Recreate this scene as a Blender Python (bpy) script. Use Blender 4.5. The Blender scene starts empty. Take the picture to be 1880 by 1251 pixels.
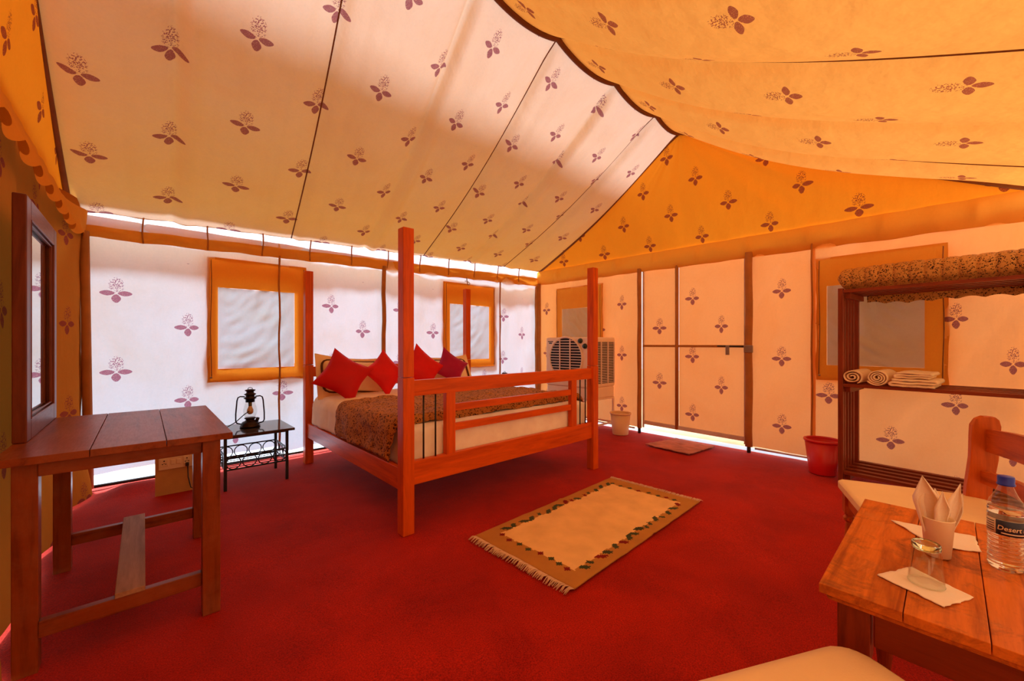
import bpy, bmesh, math, random
from math import sin, cos, pi, radians, sqrt, exp
from mathutils import Vector, Matrix, noise

random.seed(7)
SC = bpy.context.scene
COL = SC.collection
R = radians

# ------------------------------------------------------------------ camera
cam_d = bpy.data.cameras.new('camera')
cam_d.sensor_fit = 'HORIZONTAL'
cam_d.sensor_width = 36.0
cam_d.lens = 36.0 * 737.0 / 1880.0
cam_d.shift_y = 5.5 / 1880.0
cam_d.clip_start = 0.01
cam = bpy.data.objects.new('camera', cam_d)
cam.location = (0, 0, 1.2)
cam.rotation_euler = (R(90), 0, -math.asin(0.676))
COL.objects.link(cam)
SC.camera = cam

# ------------------------------------------------------------------ world, sun, exposure
W = bpy.data.worlds.new('sky')
SC.world = W
W.use_nodes = True
_bg = W.node_tree.nodes['Background']
_bg.inputs[0].default_value = (0.92, 0.95, 1.0, 1)
_bg.inputs[1].default_value = 1.2
sun_d = bpy.data.lights.new('sun', 'SUN')
sun_d.energy = 10.0
sun_d.angle = R(18)
sun_d.color = (0.82, 0.95, 1.05)
sun = bpy.data.objects.new('sun', sun_d)
sun.rotation_euler = Vector((0.10, -0.63, -0.77)).to_track_quat('-Z', 'Y').to_euler()
sun.location = (2, 8, 8)
COL.objects.link(sun)
SC.view_settings.view_transform = 'Standard'
SC.view_settings.look = 'None'
SC.view_settings.exposure = 0.92
SC.view_settings.gamma = 1.0
SC.view_settings.use_curve_mapping = False
SC.cycles.use_denoising = True
SC.cycles.max_bounces = 20
SC.cycles.diffuse_bounces = 14
SC.cycles.transmission_bounces = 12
SC.cycles.transparent_max_bounces = 16
SC.cycles.sample_clamp_indirect = 6.0

# ------------------------------------------------------------------ helpers
def root_of(o):
    while o.parent is not None:
        o = o.parent
    return o

class MB:
    """collects shapes in world metres; build() links them as ONE mesh object"""
    def __init__(self):
        self.v = []; self.f = []; self.uv = {}; self.mi = []; self.cur = 0
    def add(self, vs, fs, uvs=None):
        b = len(self.v)
        self.v += [tuple(p) for p in vs]
        for f in fs:
            self.f.append(tuple(b + i for i in f)); self.mi.append(self.cur)
        if uvs:
            for i, u in enumerate(uvs):
                self.uv[b + i] = u
        return self
    def box(self, x0, x1, y0, y1, z0, z1):
        vs = [(x, y, z) for z in (z0, z1) for y in (y0, y1) for x in (x0, x1)]
        return self.add(vs, [(0, 2, 3, 1), (4, 5, 7, 6), (0, 1, 5, 4), (2, 6, 7, 3), (0, 4, 6, 2), (1, 3, 7, 5)])
    def bar(self, p0, p1, w, h, up=(0, 0, 1)):
        p0 = Vector(p0); p1 = Vector(p1); d = (p1 - p0).normalized(); up = Vector(up)
        s = d.cross(up)
        if s.length < 1e-4: s = d.cross(Vector((1, 0, 0)))
        s.normalize(); t = s.cross(d)
        vs = []
        for p in (p0, p1):
            for a, b in ((-1, -1), (1, -1), (1, 1), (-1, 1)):
                vs.append(p + s * (a * w / 2) + t * (b * h / 2))
        return self.add(vs, [(0, 1, 2, 3), (4, 7, 6, 5), (0, 4, 5, 1), (1, 5, 6, 2), (2, 6, 7, 3), (3, 7, 4, 0)])
    def tube(self, pts, r, n=8, closed=False, caps=True):
        pts = [Vector(p) for p in pts]; m = len(pts); vs = []; prev = None
        for i, p in enumerate(pts):
            if closed: d = pts[(i + 1) % m] - pts[i - 1]
            else: d = pts[min(i + 1, m - 1)] - pts[max(i - 1, 0)]
            d.normalize()
            if prev is None:
                a = Vector((0, 0, 1)) if abs(d.z) < 0.9 else Vector((1, 0, 0))
                s = d.cross(a).normalized()
            else:
                s = (prev - d * prev.dot(d)).normalized()
            prev = s; t = d.cross(s)
            rr = r[i] if isinstance(r, (list, tuple)) else r
            for k in range(n):
                a = 2 * pi * k / n
                vs.append(p + s * (cos(a) * rr) + t * (sin(a) * rr))
        fs = []
        for i in range(m if closed else m - 1):
            j = (i + 1) % m
            for k in range(n):
                fs.append((i * n + k, i * n + (k + 1) % n, j * n + (k + 1) % n, j * n + k))
        if caps and not closed:
            fs.append(tuple(range(n - 1, -1, -1))); fs.append(tuple((m - 1) * n + k for k in range(n)))
        return self.add(vs, fs)
    def lathe(self, prof, c=(0, 0, 0), n=24, axis='z'):
        """prof: list of (radius, height)"""
        vs = []; fs = []; m = len(prof)
        for (r, h) in prof:
            for k in range(n):
                a = 2 * pi * k / n
                x, y, z = r * cos(a), r * sin(a), h
                if axis == 'x': x, y, z = h, r * cos(a), r * sin(a)
                elif axis == 'y': x, y, z = r * sin(a), h, r * cos(a)
                vs.append((c[0] + x, c[1] + y, c[2] + z))
        for i in range(m - 1):
            for k in range(n):
                fs.append((i * n + k, i * n + (k + 1) % n, (i + 1) * n + (k + 1) % n, (i + 1) * n + k))
        if prof[0][0] > 1e-6: fs.append(tuple(range(n - 1, -1, -1)))
        if prof[-1][0] > 1e-6: fs.append(tuple((m - 1) * n + k for k in range(n)))
        return self.add(vs, fs)
    def grid(self, P, us, vs_, uvf=None, hole=None):
        nu, nv = len(us), len(vs_); pts = []; uvs = []
        for v in vs_:
            for u in us:
                pts.append(tuple(P(u, v)))
                if uvf: uvs.append(uvf(u, v))
        fs = []
        for j in range(nv - 1):
            for i in range(nu - 1):
                if hole:
                    uc = (us[i] + us[i + 1]) / 2; vc = (vs_[j] + vs_[j + 1]) / 2
                    if any(a < uc < b and c < vc < d for a, b, c, d in hole): continue
                fs.append((j * nu + i, j * nu + i + 1, (j + 1) * nu + i + 1, (j + 1) * nu + i))
        return self.add(pts, fs, uvs or None)
    def prism(self, poly, p0, ax, ay, az, t):
        """2-D polygon extruded by t along az; ax, ay span its plane"""
        p0 = Vector(p0); ax = Vector(ax); ay = Vector(ay); az = Vector(az); n = len(poly)
        vs = [p0 + ax * a + ay * b for a, b in poly] + [p0 + ax * a + ay * b + az * t for a, b in poly]
        fs = [tuple(range(n - 1, -1, -1)), tuple(range(n, 2 * n))]
        for i in range(n):
            j = (i + 1) % n; fs.append((i, j, n + j, n + i))
        return self.add(vs, fs)
    def build(self, name, mat, parent=None, smooth=False, bevel=0.0, seg=2, loc=None, fix=True, solid=0.0):
        me = bpy.data.meshes.new(name)
        o = bpy.data.objects.new(name, me)
        org = Vector((0, 0, 0))
        if parent is not None:
            o.parent = parent; org = Vector(root_of(parent).location)
        elif loc is not None:
            org = Vector(loc); o.location = org
        me.from_pydata([(x - org.x, y - org.y, z - org.z) for x, y, z in self.v], [], self.f)
        mats = mat if isinstance(mat, (list, tuple)) else [mat]
        for m in mats: me.materials.append(m)
        if len(mats) > 1: me.polygons.foreach_set('material_index', self.mi)
        if self.uv:
            ul = me.uv_layers.new(name='UVMap')
            for l in me.loops:
                ul.data[l.index].uv = self.uv.get(l.vertex_index, (0, 0))
        if fix and not self.uv:
            bm = bmesh.new(); bm.from_mesh(me); bmesh.ops.recalc_face_normals(bm, faces=bm.faces); bm.to_mesh(me); bm.free()
        if smooth:
            me.polygons.foreach_set('use_smooth', [True] * len(me.polygons))
        COL.objects.link(o)
        if solid:
            s = o.modifiers.new('solidify', 'SOLIDIFY'); s.thickness = solid; s.offset = 0
        if bevel:
            b = o.modifiers.new('bevel', 'BEVEL'); b.width = bevel; b.segments = seg; b.limit_method = 'ANGLE'; b.angle_limit = R(35)
        return o

def tag(o, label, cat, group=None, kind=None):
    o['label'] = label; o['category'] = cat
    if group: o['group'] = group
    if kind: o['kind'] = kind
    return o
def thing(name, label, cat, loc, group=None):
    o = bpy.data.objects.new(name, None); o.location = loc; o.empty_display_size = 0.05
    COL.objects.link(o)
    return tag(o, label, cat, group)
def struct(name, loc=(0, 0, 0)):
    o = bpy.data.objects.new(name, None); o.location = loc; COL.objects.link(o); o['kind'] = 'structure'
    return o
def copy_tree(o, parent=None):
    c = o.copy(); COL.objects.link(c)
    if parent: c.parent = parent
    for ch in [x for x in bpy.data.objects if x.parent == o]:
        copy_tree(ch, c)
    return c
def lin(a, b, n): return [a + (b - a) * i / (n - 1) for i in range(n)]
def lerp(a, b, t): return a + (b - a) * t
def pw(x, ks):
    """piecewise linear through knots [(x, y)], extrapolated"""
    ks = sorted(ks)
    for i in range(len(ks) - 1):
        if x <= ks[i + 1][0] or i == len(ks) - 2:
            a, b = ks[i], ks[i + 1]
            return a[1] + (b[1] - a[1]) * (x - a[0]) / (b[0] - a[0])
def N(x, y, z=0.0): return noise.noise(Vector((x, y, z)))
def with_breaks(a, b, step, brk):
    pts = [a] + sorted(t for t in brk if a + 1e-4 < t < b - 1e-4) + [b]; out = []
    for i in range(len(pts) - 1):
        n = max(1, round((pts[i + 1] - pts[i]) / step))
        out += [pts[i] + (pts[i + 1] - pts[i]) * k / n for k in range(n)]
    return out + [b]

# ------------------------------------------------------------------ materials
def new_mat(name):
    m = bpy.data.materials.new(name); m.use_nodes = True
    nt = m.node_tree; nt.nodes.clear()
    out = nt.nodes.new('ShaderNodeOutputMaterial')
    return m, nt, out
def nd(nt, typ, **kw):
    n = nt.nodes.new(typ)
    for k, v in kw.items(): setattr(n, k, v)
    return n
def setin(nt, sock, val):
    if isinstance(val, bpy.types.NodeSocket): nt.links.new(val, sock)
    else: sock.default_value = val
def mth(nt, op, a, b=0.0, c=0.0):
    n = nd(nt, 'ShaderNodeMath', operation=op)
    setin(nt, n.inputs[0], a); setin(nt, n.inputs[1], b)
    if len(n.inputs) > 2: setin(nt, n.inputs[2], c)
    return n.outputs[0]
def mixc(nt, fac, a, b, blend='MIX'):
    n = nd(nt, 'ShaderNodeMix', data_type='RGBA', blend_type=blend)
    setin(nt, n.inputs[0], fac); 
    setin(nt, n.inputs[6], a if isinstance(a, bpy.types.NodeSocket) else (*a, 1))
    setin(nt, n.inputs[7], b if isinstance(b, bpy.types.NodeSocket) else (*b, 1))
    return n.outputs[2]
def ramp(nt, fac, stops):
    n = nd(nt, 'ShaderNodeValToRGB'); nt.links.new(fac, n.inputs[0]); cr = n.color_ramp
    while len(cr.elements) < len(stops): cr.elements.new(0.5)
    for e, (p, c) in zip(cr.elements, stops): e.position = p; e.color = (*c, 1) if len(c) == 3 else c
    return n.outputs[0]
def ntex(nt, vec, scale, detail=4, rough=0.55, dist=0.0):
    n = nd(nt, 'ShaderNodeTexNoise'); n.inputs['Scale'].default_value = scale
    n.inputs['Detail'].default_value = detail; n.inputs['Roughness'].default_value = rough
    n.inputs['Distortion'].default_value = dist
    if vec is not None: nt.links.new(vec, n.inputs['Vector'])
    return n.outputs['Fac']
def mapping(nt, vec, scale=(1, 1, 1), loc=(0, 0, 0), rot=(0, 0, 0)):
    n = nd(nt, 'ShaderNodeMapping'); nt.links.new(vec, n.inputs[0])
    n.inputs['Scale'].default_value = scale; n.inputs['Location'].default_value = loc; n.inputs['Rotation'].default_value = rot
    return n.outputs[0]
def objco(nt): return nd(nt, 'ShaderNodeTexCoord').outputs['Object']
def bump(nt, h, strength=0.3, dist=0.01):
    n = nd(nt, 'ShaderNodeBump'); n.inputs['Strength'].default_value = strength; n.inputs['Distance'].default_value = dist
    nt.links.new(h, n.inputs['Height']); return n.outputs[0]

def plain(name, col, rough=0.5, metal=0.0, var=0.12, scale=8, bmp=0.0, bscale=200, spec=0.5):
    m, nt, out = new_mat(name); p = nd(nt, 'ShaderNodeBsdfPrincipled'); co = objco(nt)
    f = ntex(nt, co, scale)
    c = ramp(nt, f, [(0.3, tuple(x * (1 - var) for x in col)), (0.7, tuple(min(1, x * (1 + var)) for x in col))])
    nt.links.new(c, p.inputs['Base Color']); p.inputs['Roughness'].default_value = rough; p.inputs['Metallic'].default_value = metal
    p.inputs['Specular IOR Level'].default_value = spec
    if bmp: nt.links.new(bump(nt, ntex(nt, co, bscale), bmp, 0.003), p.inputs['Normal'])
    nt.links.new(p.outputs[0], out.inputs[0]); return m

_wood = {}
def wood(kind, axis):
    """kind: bed (red-brown polished teak), desk, table (old, scuffed), dark, chair, rack ; grain along axis"""
    if (kind, axis) in _wood: return _wood[(kind, axis)]
    base, dark, rough = {
        'bed': ((0.72, 0.115, 0.004), (0.50, 0.066, 0.003), 0.30),
        'desk': ((0.29, 0.058, 0.007), (0.14, 0.023, 0.003), 0.33),
        'table': ((0.75, 0.20, 0.018), (0.32, 0.06, 0.007), 0.42),
        'frame': ((0.30, 0.045, 0.008), (0.14, 0.018, 0.004), 0.4),
        'rack': ((0.24, 0.042, 0.012), (0.12, 0.018, 0.006), 0.4),
        'chair': ((0.58, 0.12, 0.012), (0.30, 0.045, 0.005), 0.33),
        'mirror': ((0.20, 0.045, 0.014), (0.10, 0.018, 0.006), 0.35),
        'bare': ((0.46, 0.27, 0.17), (0.30, 0.16, 0.10), 0.6),
    }[kind]
    m, nt, out = new_mat(kind + '_wood_' + axis); p = nd(nt, 'ShaderNodeBsdfPrincipled'); co = objco(nt)
    sc = {'x': (2.0, 22, 22), 'y': (22, 2.0, 22), 'z': (22, 22, 2.0)}[axis]
    v = mapping(nt, co, sc)
    g = ntex(nt, v, 1.0, 6, 0.6, 0.8)
    fine = ntex(nt, mapping(nt, co, tuple(s * 9 for s in sc)), 1.0, 3, 0.6)
    c = ramp(nt, g, [(0.28, dark), (0.5, base), (0.72, tuple(min(1, x * 1.25) for x in base))])
    c = mixc(nt, mth(nt, 'MULTIPLY', fine, 0.35), c, tuple(x * 0.6 for x in dark))
    rr = rough
    if kind == 'table':      # scuffs: dark worn marks and paler rubbed patches
        s1 = ramp(nt, ntex(nt, co, 9, 8, 0.72, 0.6), [(0.50, (0, 0, 0)), (0.68, (1, 1, 1))])
        c = mixc(nt, mth(nt, 'MULTIPLY', s1, 0.75), c, (0.09, 0.028, 0.011))
        s2 = ramp(nt, ntex(nt, mapping(nt, co, (1, 1, 1), (3, 5, 1)), 7, 6, 0.7), [(0.55, (0, 0, 0)), (0.75, (1, 1, 1))])
        c = mixc(nt, mth(nt, 'MULTIPLY', s2, 0.5), c, (0.62, 0.25, 0.08))
    elif kind == 'desk':
        s2 = ramp(nt, ntex(nt, co, 5, 6, 0.7), [(0.45, (0, 0, 0)), (0.8, (1, 1, 1))])
        c = mixc(nt, mth(nt, 'MULTIPLY', s2, 0.45), c, (0.40, 0.16, 0.08))
    nt.links.new(c, p.inputs['Base Color'])
    nt.links.new(mth(nt, 'MULTIPLY_ADD', fine, 0.15, rr - 0.05), p.inputs['Roughness'])
    p.inputs['Specular IOR Level'].default_value = 0.22
    nt.links.new(bump(nt, g, 0.08, 0.004), p.inputs['Normal'])
    nt.links.new(p.outputs[0], out.inputs[0]); _wood[(kind, axis)] = m
    return m

# printed sprig: two side leaves, a lower leaf and a dotted plume, in metres
def make_motif_group():
    g = bpy.data.node_groups.new('printed_sprig', 'ShaderNodeTree')
    g.interface.new_socket('u', in_out='INPUT', socket_type='NodeSocketFloat')
    g.interface.new_socket('v', in_out='INPUT', socket_type='NodeSocketFloat')
    g.interface.new_socket('mask', in_out='OUTPUT', socket_type='NodeSocketFloat')
    i = g.nodes.new('NodeGroupInput'); o = g.nodes.new('NodeGroupOutput')
    u, v = i.outputs[0], i.outputs[1]
    def ell(uu, cu, cv, ru, rv, pu=2.0, pv=2.0):
        a = mth(g, 'POWER', mth(g, 'ABSOLUTE', mth(g, 'DIVIDE', mth(g, 'SUBTRACT', uu, cu), ru)), pu)
        b = mth(g, 'POWER', mth(g, 'ABSOLUTE', mth(g, 'DIVIDE', mth(g, 'SUBTRACT', v, cv), rv)), pv)
        return mth(g, 'ADD', a, b)
    au = mth(g, 'ABSOLUTE', u)
    side = mth(g, 'LESS_THAN', ell(au, 0.046, 0.0, 0.038, 0.022, 1.4, 1.8), 1.0)
    low = mth(g, 'LESS_THAN', ell(u, 0.0, -0.044, 0.025, 0.036, 1.7, 1.5), 1.0)
    pe = ell(u, 0.0, 0.066, 0.034, 0.056)
    comb = nd(g, 'ShaderNodeCombineXYZ'); g.links.new(u, comb.inputs[0]); g.links.new(v, comb.inputs[1])
    vo = nd(g, 'ShaderNodeTexVoronoi'); vo.inputs['Scale'].default_value = 135.0
    g.links.new(comb.outputs[0], vo.inputs['Vector'])
    dots = mth(g, 'LESS_THAN', vo.outputs['Distance'], 0.46)
    core = mth(g, 'LESS_THAN', vo.outputs['Distance'], 0.34)
    plume = mth(g, 'MULTIPLY', mth(g, 'LESS_THAN', pe, 1.0), dots)
    halo = mth(g, 'MULTIPLY', mth(g, 'LESS_THAN', pe, 1.5), core)
    leaf = mth(g, 'MAXIMUM', side, low)
    vo2 = nd(g, 'ShaderNodeTexVoronoi'); vo2.inputs['Scale'].default_value = 190.0
    g.links.new(comb.outputs[0], vo2.inputs['Vector'])
    leaf = mth(g, 'MULTIPLY', leaf, mth(g, 'GREATER_THAN', vo2.outputs['Distance'], 0.2))
    vein = mth(g, 'GREATER_THAN', mth(g, 'ABSOLUTE', mth(g, 'SUBTRACT', mth(g, 'ABSOLUTE', v), mth(g, 'MULTIPLY', au, 0.9))), 0.0012)
    leaf = mth(g, 'MULTIPLY', leaf, vein)
    m = mth(g, 'MAXIMUM', mth(g, 'MAXIMUM', plume, halo), leaf)
    g.links.new(m, o.inputs[0])
    return g
SPRIG = make_motif_group()

def canvas(name, refl, trans, fac, lat=None, ink=(0.16, 0.03, 0.05), stain=0.35, weave=0.25, stain_col=(0.9, 0.62, 0.35), inkfac=0.85, vmax=99.0):
    """cotton tent cloth: diffuse on the face, translucent to light from behind. lat=(a, period, offA, offB)"""
    m, nt, out = new_mat(name)
    uv = nd(nt, 'ShaderNodeUVMap'); uv.uv_map = 'UVMap'
    geo = nd(nt, 'ShaderNodeNewGeometry').outputs['Position']
    st = ramp(nt, ntex(nt, geo, 1.6, 7, 0.62, 0.5), [(0.42, (0, 0, 0)), (0.75, (1, 1, 1))])
    fs = mth(nt, 'MULTIPLY', st, stain)
    slub = ntex(nt, mapping(nt, geo, (60, 60, 60)), 1.0, 4, 0.7)
    slubf = mth(nt, 'MULTIPLY', slub, weave)
    cr = mixc(nt, fs, refl, tuple(a * b for a, b in zip(refl, stain_col)))
    ct = mixc(nt, fs, trans, tuple(a * b for a, b in zip(trans, stain_col)))
    cr = mixc(nt, slubf, cr, tuple(x * 0.6 for x in refl)); ct = mixc(nt, slubf, ct, tuple(x * 0.6 for x in trans))
    if lat:
        a, per, oa, ob = lat
        sep = nd(nt, 'ShaderNodeSeparateXYZ'); nt.links.new(uv.outputs[0], sep.inputs[0])
        masks = []
        for du, dv in ((0.0, oa), (1.0, ob)):
            g = nd(nt, 'ShaderNodeGroup'); g.node_tree = SPRIG
            k = mth(nt, 'WRAP', mth(nt, 'SUBTRACT', sep.outputs[0], du), 1.0, -1.0)
            nt.links.new(mth(nt, 'MULTIPLY', k, a), g.inputs[0])
            nt.links.new(mth(nt, 'WRAP', mth(nt, 'SUBTRACT', sep.outputs[1], dv), per / 2, -per / 2), g.inputs[1])
            masks.append(g.outputs[0])
        mk = mth(nt, 'MULTIPLY', mth(nt, 'MAXIMUM', *masks), mth(nt, 'MULTIPLY', mth(nt, 'LESS_THAN', sep.outputs[1], vmax), inkfac))
        cr = mixc(nt, mk, cr, ink); ct = mixc(nt, mk, ct, tuple(min(1, x * 1.3) for x in ink))
    d = nd(nt, 'ShaderNodeBsdfDiffuse'); t = nd(nt, 'ShaderNodeBsdfTranslucent')
    nt.links.new(cr, d.inputs[0]); nt.links.new(ct, t.inputs[0])
    mx = nd(nt, 'ShaderNodeMixShader'); mx.inputs[0].default_value = fac
    b = bump(nt, ntex(nt, mapping(nt, geo, (6, 6, 2.2)), 1.0, 4, 0.5, 0.0), 0.6, 0.03)
    nt.links.new(b, d.inputs['Normal']); nt.links.new(b, t.inputs['Normal'])
    nt.links.new(d.outputs[0], mx.inputs[1]); nt.links.new(t.outputs[0], mx.inputs[2])
    nt.links.new(mx.outputs[0], out.inputs[0])
    return m

M = {}
M['wall'] = canvas('printed_canvas_cool_lit', (0.90, 0.50, 0.14), (0.48, 0.61, 0.71), 0.195, (0.40, 0.66, 1.62, 1.345), ink=(0.20, 0.035, 0.085), vmax=1.93)  # back-wall copy of one cloth, tinted for its cool daylight
M['wall_r'] = canvas('printed_canvas_warm_lit', (0.96, 0.48, 0.10), (0.98, 0.45, 0.18), 0.215, (0.38, 0.71, 1.75, 1.40), ink=(0.17, 0.022, 0.045), vmax=1.97)  # same cloth, tinted orange for the warm light on this side
M['front'] = canvas('front_canvas_fill_light', (0.92, 0.50, 0.14), (0.98, 0.60, 0.30), 0.55)  # extra light let through this unseen wall to brighten the room
M['double'] = canvas('doubled_canvas', (0.78, 0.34, 0.05), (0.85, 0.33, 0.03), 0.12, stain=0.25)
M['pane'] = canvas('white_window_cloth', (0.60, 0.34, 0.14), (0.50, 0.62, 0.72), 0.155, stain=0.5, stain_col=(0.85, 0.72, 0.48))
M['strip'] = canvas('thin_white_eave_cloth', (0.80, 0.66, 0.48), (0.50, 0.52, 0.62), 0.45, stain=0.5)
M['roof'] = canvas('yellow_roof_lining_dim_lit', (0.68, 0.40, 0.08), (0.88, 0.66, 0.52), 0.105, (0.385, 0.66, -0.93, -0.62), ink=(0.20, 0.03, 0.06), stain=0.3)  # back-slope copy of one lining, its dimmer light put into the colour
M['roof_f'] = canvas('yellow_roof_lining_bright_lit', (0.96, 0.47, 0.085), (0.97, 0.42, 0.08), 0.14, (0.40, 0.755, -0.66, -1.02), ink=(0.24, 0.03, 0.02), stain=0.2)  # same lining, brighter and oranger for the light on the front slope
M['roof_e'] = canvas('yellow_roof_lining_end_lit', (0.92, 0.38, 0.03), (0.95, 0.36, 0.02), 0.11, (0.34, 0.66, 2.48, 2.80), ink=(0.20, 0.02, 0.02), stain=0.2)  # same lining, tinted for the orange light on the hipped ends
M['left'] = canvas('left_wall_canvas_shaded', (0.42, 0.13, 0.018), (0.70, 0.28, 0.04), 0.05, (0.40, 0.66, 1.62, 1.345), ink=(0.20, 0.03, 0.03), stain=0.25)  # same cloth darkened, shade on the left wall put into the colour
M['window_shade'] = canvas('added_orange_shade', (0.80, 0.46, 0.16), (0.95, 0.60, 0.30), 0.55)  # cloth of the added sheets outside the right-hand windows
M['roof_shade'] = canvas('added_yellow_shade', (0.80, 0.55, 0.15), (0.97, 0.66, 0.14), 0.52)  # cloth of the added sheet that shades the back slope
M['wall_shade'] = canvas('added_cream_shade', (0.80, 0.60, 0.35), (0.98, 0.80, 0.60), 0.85)  # cloth of the added strip that shades the back wall
M['tape'] = plain('brown_seam_tape', (0.20, 0.07, 0.018), 0.9)
M['pole'] = plain('orange_webbing', (0.42, 0.17, 0.035), 0.9)
M['black_pipe'] = plain('black_pipe', (0.012, 0.012, 0.014), 0.5)
M['cord'] = plain('cord', (0.25, 0.10, 0.03), 0.9)
M['black_iron'] = plain('black_wrought_iron', (0.010, 0.009, 0.009), 0.42)
M['steel'] = plain('dull_steel', (0.35, 0.30, 0.24), 0.4, 0.8)
M['white_paint'] = plain('grey_white_door_frame', (0.62, 0.50, 0.44), 0.6)

def carpet_mat():
    m, nt, out = new_mat('deep_red_carpet'); p = nd(nt, 'ShaderNodeBsdfPrincipled'); co = objco(nt)
    a = ntex(nt, co, 2.2, 6, 0.6, 0.4); b = ntex(nt, co, 170, 4, 0.75)
    c = ramp(nt, a, [(0.3, (0.34, 0.008, 0.002)), (0.7, (0.56, 0.018, 0.003))])
    spk = ramp(nt, b, [(0.35, (0.45, 0.45, 0.45)), (0.65, (1.25, 1.25, 1.25))])
    c = mixc(nt, 1.0, c, spk, 'MULTIPLY')
    nt.links.new(c, p.inputs['Base Color']); p.inputs['Roughness'].default_value = 0.85
    p.inputs['Specular IOR Level'].default_value = 0.15
    p.inputs['Sheen Weight'].default_value = 0.25; p.inputs['Sheen Roughness'].default_value = 0.4
    p.inputs['Sheen Tint'].default_value = (0.9, 0.15, 0.1, 1)
    h = mth(nt, 'ADD', b, mth(nt, 'MULTIPLY', ntex(nt, co, 14, 4), 1.5))
    nt.links.new(bump(nt, h, 0.5, 0.006), p.inputs['Normal'])
    nt.links.new(p.outputs[0], out.inputs[0]); return m
M['carpet'] = carpet_mat()

def leopard_mat(name, bg, spot, scale=52):
    m, nt, out = new_mat(name); p = nd(nt, 'ShaderNodeBsdfPrincipled'); co = objco(nt)
    wob = nd(nt, 'ShaderNodeTexNoise'); wob.inputs['Scale'].default_value = 30; nt.links.new(co, wob.inputs['Vector'])
    va = nd(nt, 'ShaderNodeVectorMath', operation='MULTIPLY_ADD'); nt.links.new(wob.outputs['Color'], va.inputs[0])
    va.inputs[1].default_value = (0.03, 0.03, 0.03); nt.links.new(co, va.inputs[2])
    vo = nd(nt, 'ShaderNodeTexVoronoi'); vo.inputs['Scale'].default_value = scale; nt.links.new(va.outputs[0], vo.inputs['Vector'])
    d = vo.outputs['Distance']
    ring = mth(nt, 'MULTIPLY', mth(nt, 'GREATER_THAN', d, 0.20), mth(nt, 'LESS_THAN', d, 0.42))
    brk = mth(nt, 'GREATER_THAN', ntex(nt, co, scale * 1.8, 2), 0.46)
    f = mth(nt, 'MULTIPLY', ring, brk)
    vo2 = nd(nt, 'ShaderNodeTexVoronoi'); vo2.inputs['Scale'].default_value = scale * 2.2; nt.links.new(va.outputs[0], vo2.inputs['Vector'])
    f = mth(nt, 'MAXIMUM', f, mth(nt, 'LESS_THAN', vo2.outputs['Distance'], 0.20))
    c0 = ramp(nt, ntex(nt, co, 5), [(0.3, tuple(x * 0.8 for x in bg)), (0.7, bg)])
    c = mixc(nt, f, c0, spot)
    nt.links.new(c, p.inputs['Base Color']); p.inputs['Roughness'].default_value = 0.75
    p.inputs['Specular IOR Level'].default_value = 0.15
    nt.links.new(bump(nt, ntex(nt, co, 26, 4), 0.35, 0.01), p.inputs['Normal'])
    nt.links.new(p.outputs[0], out.inputs[0]); return m
M['leopard'] = leopard_mat('leopard_print_plush', (0.52, 0.22, 0.05), (0.035, 0.012, 0.006))
M['leopard_q'] = leopard_mat('leopard_print_quilt', (0.60, 0.29, 0.07), (0.03, 0.012, 0.007), 62)

def fabric(name, col, rough=0.8, sheen=0.2, bscale=60, bstr=0.15, var=0.1):
    m, nt, out = new_mat(name); p = nd(nt, 'ShaderNodeBsdfPrincipled'); co = objco(nt)
    c = ramp(nt, ntex(nt, co, 6, 4), [(0.3, tuple(x * (1 - var) for x in col)), (0.7, tuple(min(1, x * (1 + var)) for x in col))])
    nt.links.new(c, p.inputs['Base Color']); p.inputs['Roughness'].default_value = rough
    p.inputs['Sheen Weight'].default_value = sheen; p.inputs['Specular IOR Level'].default_value = 0.2
    mxc = max(col); p.inputs['Sheen Tint'].default_value = (*[c / mxc for c in col], 1)
    nt.links.new(bump(nt, ntex(nt, co, bscale, 4), bstr, 0.006), p.inputs['Normal'])
    nt.links.new(p.outputs[0], out.inputs[0]); return m
M['sheet'] = fabric('cream_bedsheet', (0.95, 0.76, 0.50))
M['mattress'] = fabric('striped_cream_sheet', (0.97, 0.90, 0.80))
M['pillow'] = fabric('cream_pillow', (0.94, 0.74, 0.46))
M['piping'] = fabric('brown_pillow_band', (0.10, 0.04, 0.015))
M['red1'] = fabric('deep_red_satin', (0.52, 0.006, 0.012), 0.45, 0.3)
M['red2'] = fabric('bright_red_satin', (0.66, 0.008, 0.012), 0.45, 0.3)
M['magenta'] = fabric('magenta_satin', (0.36, 0.004, 0.075), 0.45, 0.3)
M['towel'] = fabric('cream_towel', (0.90, 0.68, 0.40), 0.95, 0.4, 220, 0.5)
M['seat'] = fabric('cream_seat_cover', (0.90, 0.68, 0.36), 0.7, 0.1, 240, 0.12, 0.04)
M['rugs'] = [fabric('rug_ochre', (0.50, 0.24, 0.05), 0.95, 0.1, 260, 0.5), fabric('rug_cream', (0.92, 0.62, 0.25), 0.95, 0.1, 260, 0.5),
             fabric('rug_maroon', (0.20, 0.012, 0.010), 0.95, 0.1, 260, 0.5), fabric('rug_green', (0.045, 0.055, 0.022), 0.95, 0.1, 260, 0.5)]
M['fringe'] = fabric('rug_fringe', (0.72, 0.50, 0.34), 0.95)
M['mat'] = fabric('pink_doormat', (0.55, 0.22, 0.17), 0.95, 0.2, 150, 0.6, 0.3)
M['cooler'] = plain('cream_cooler_plastic', (0.88, 0.70, 0.50), 0.4, var=0.03)
M['dark'] = plain('dark_recess_shade', (0.012, 0.010, 0.018), 0.7)  # near-black stand-in for the shade inside openings and holes
M['louver'] = plain('pale_louver', (0.86, 0.74, 0.66), 0.45, var=0.03)
M['teal'] = plain('teal_knob', (0.010, 0.035, 0.035), 0.35)
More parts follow.
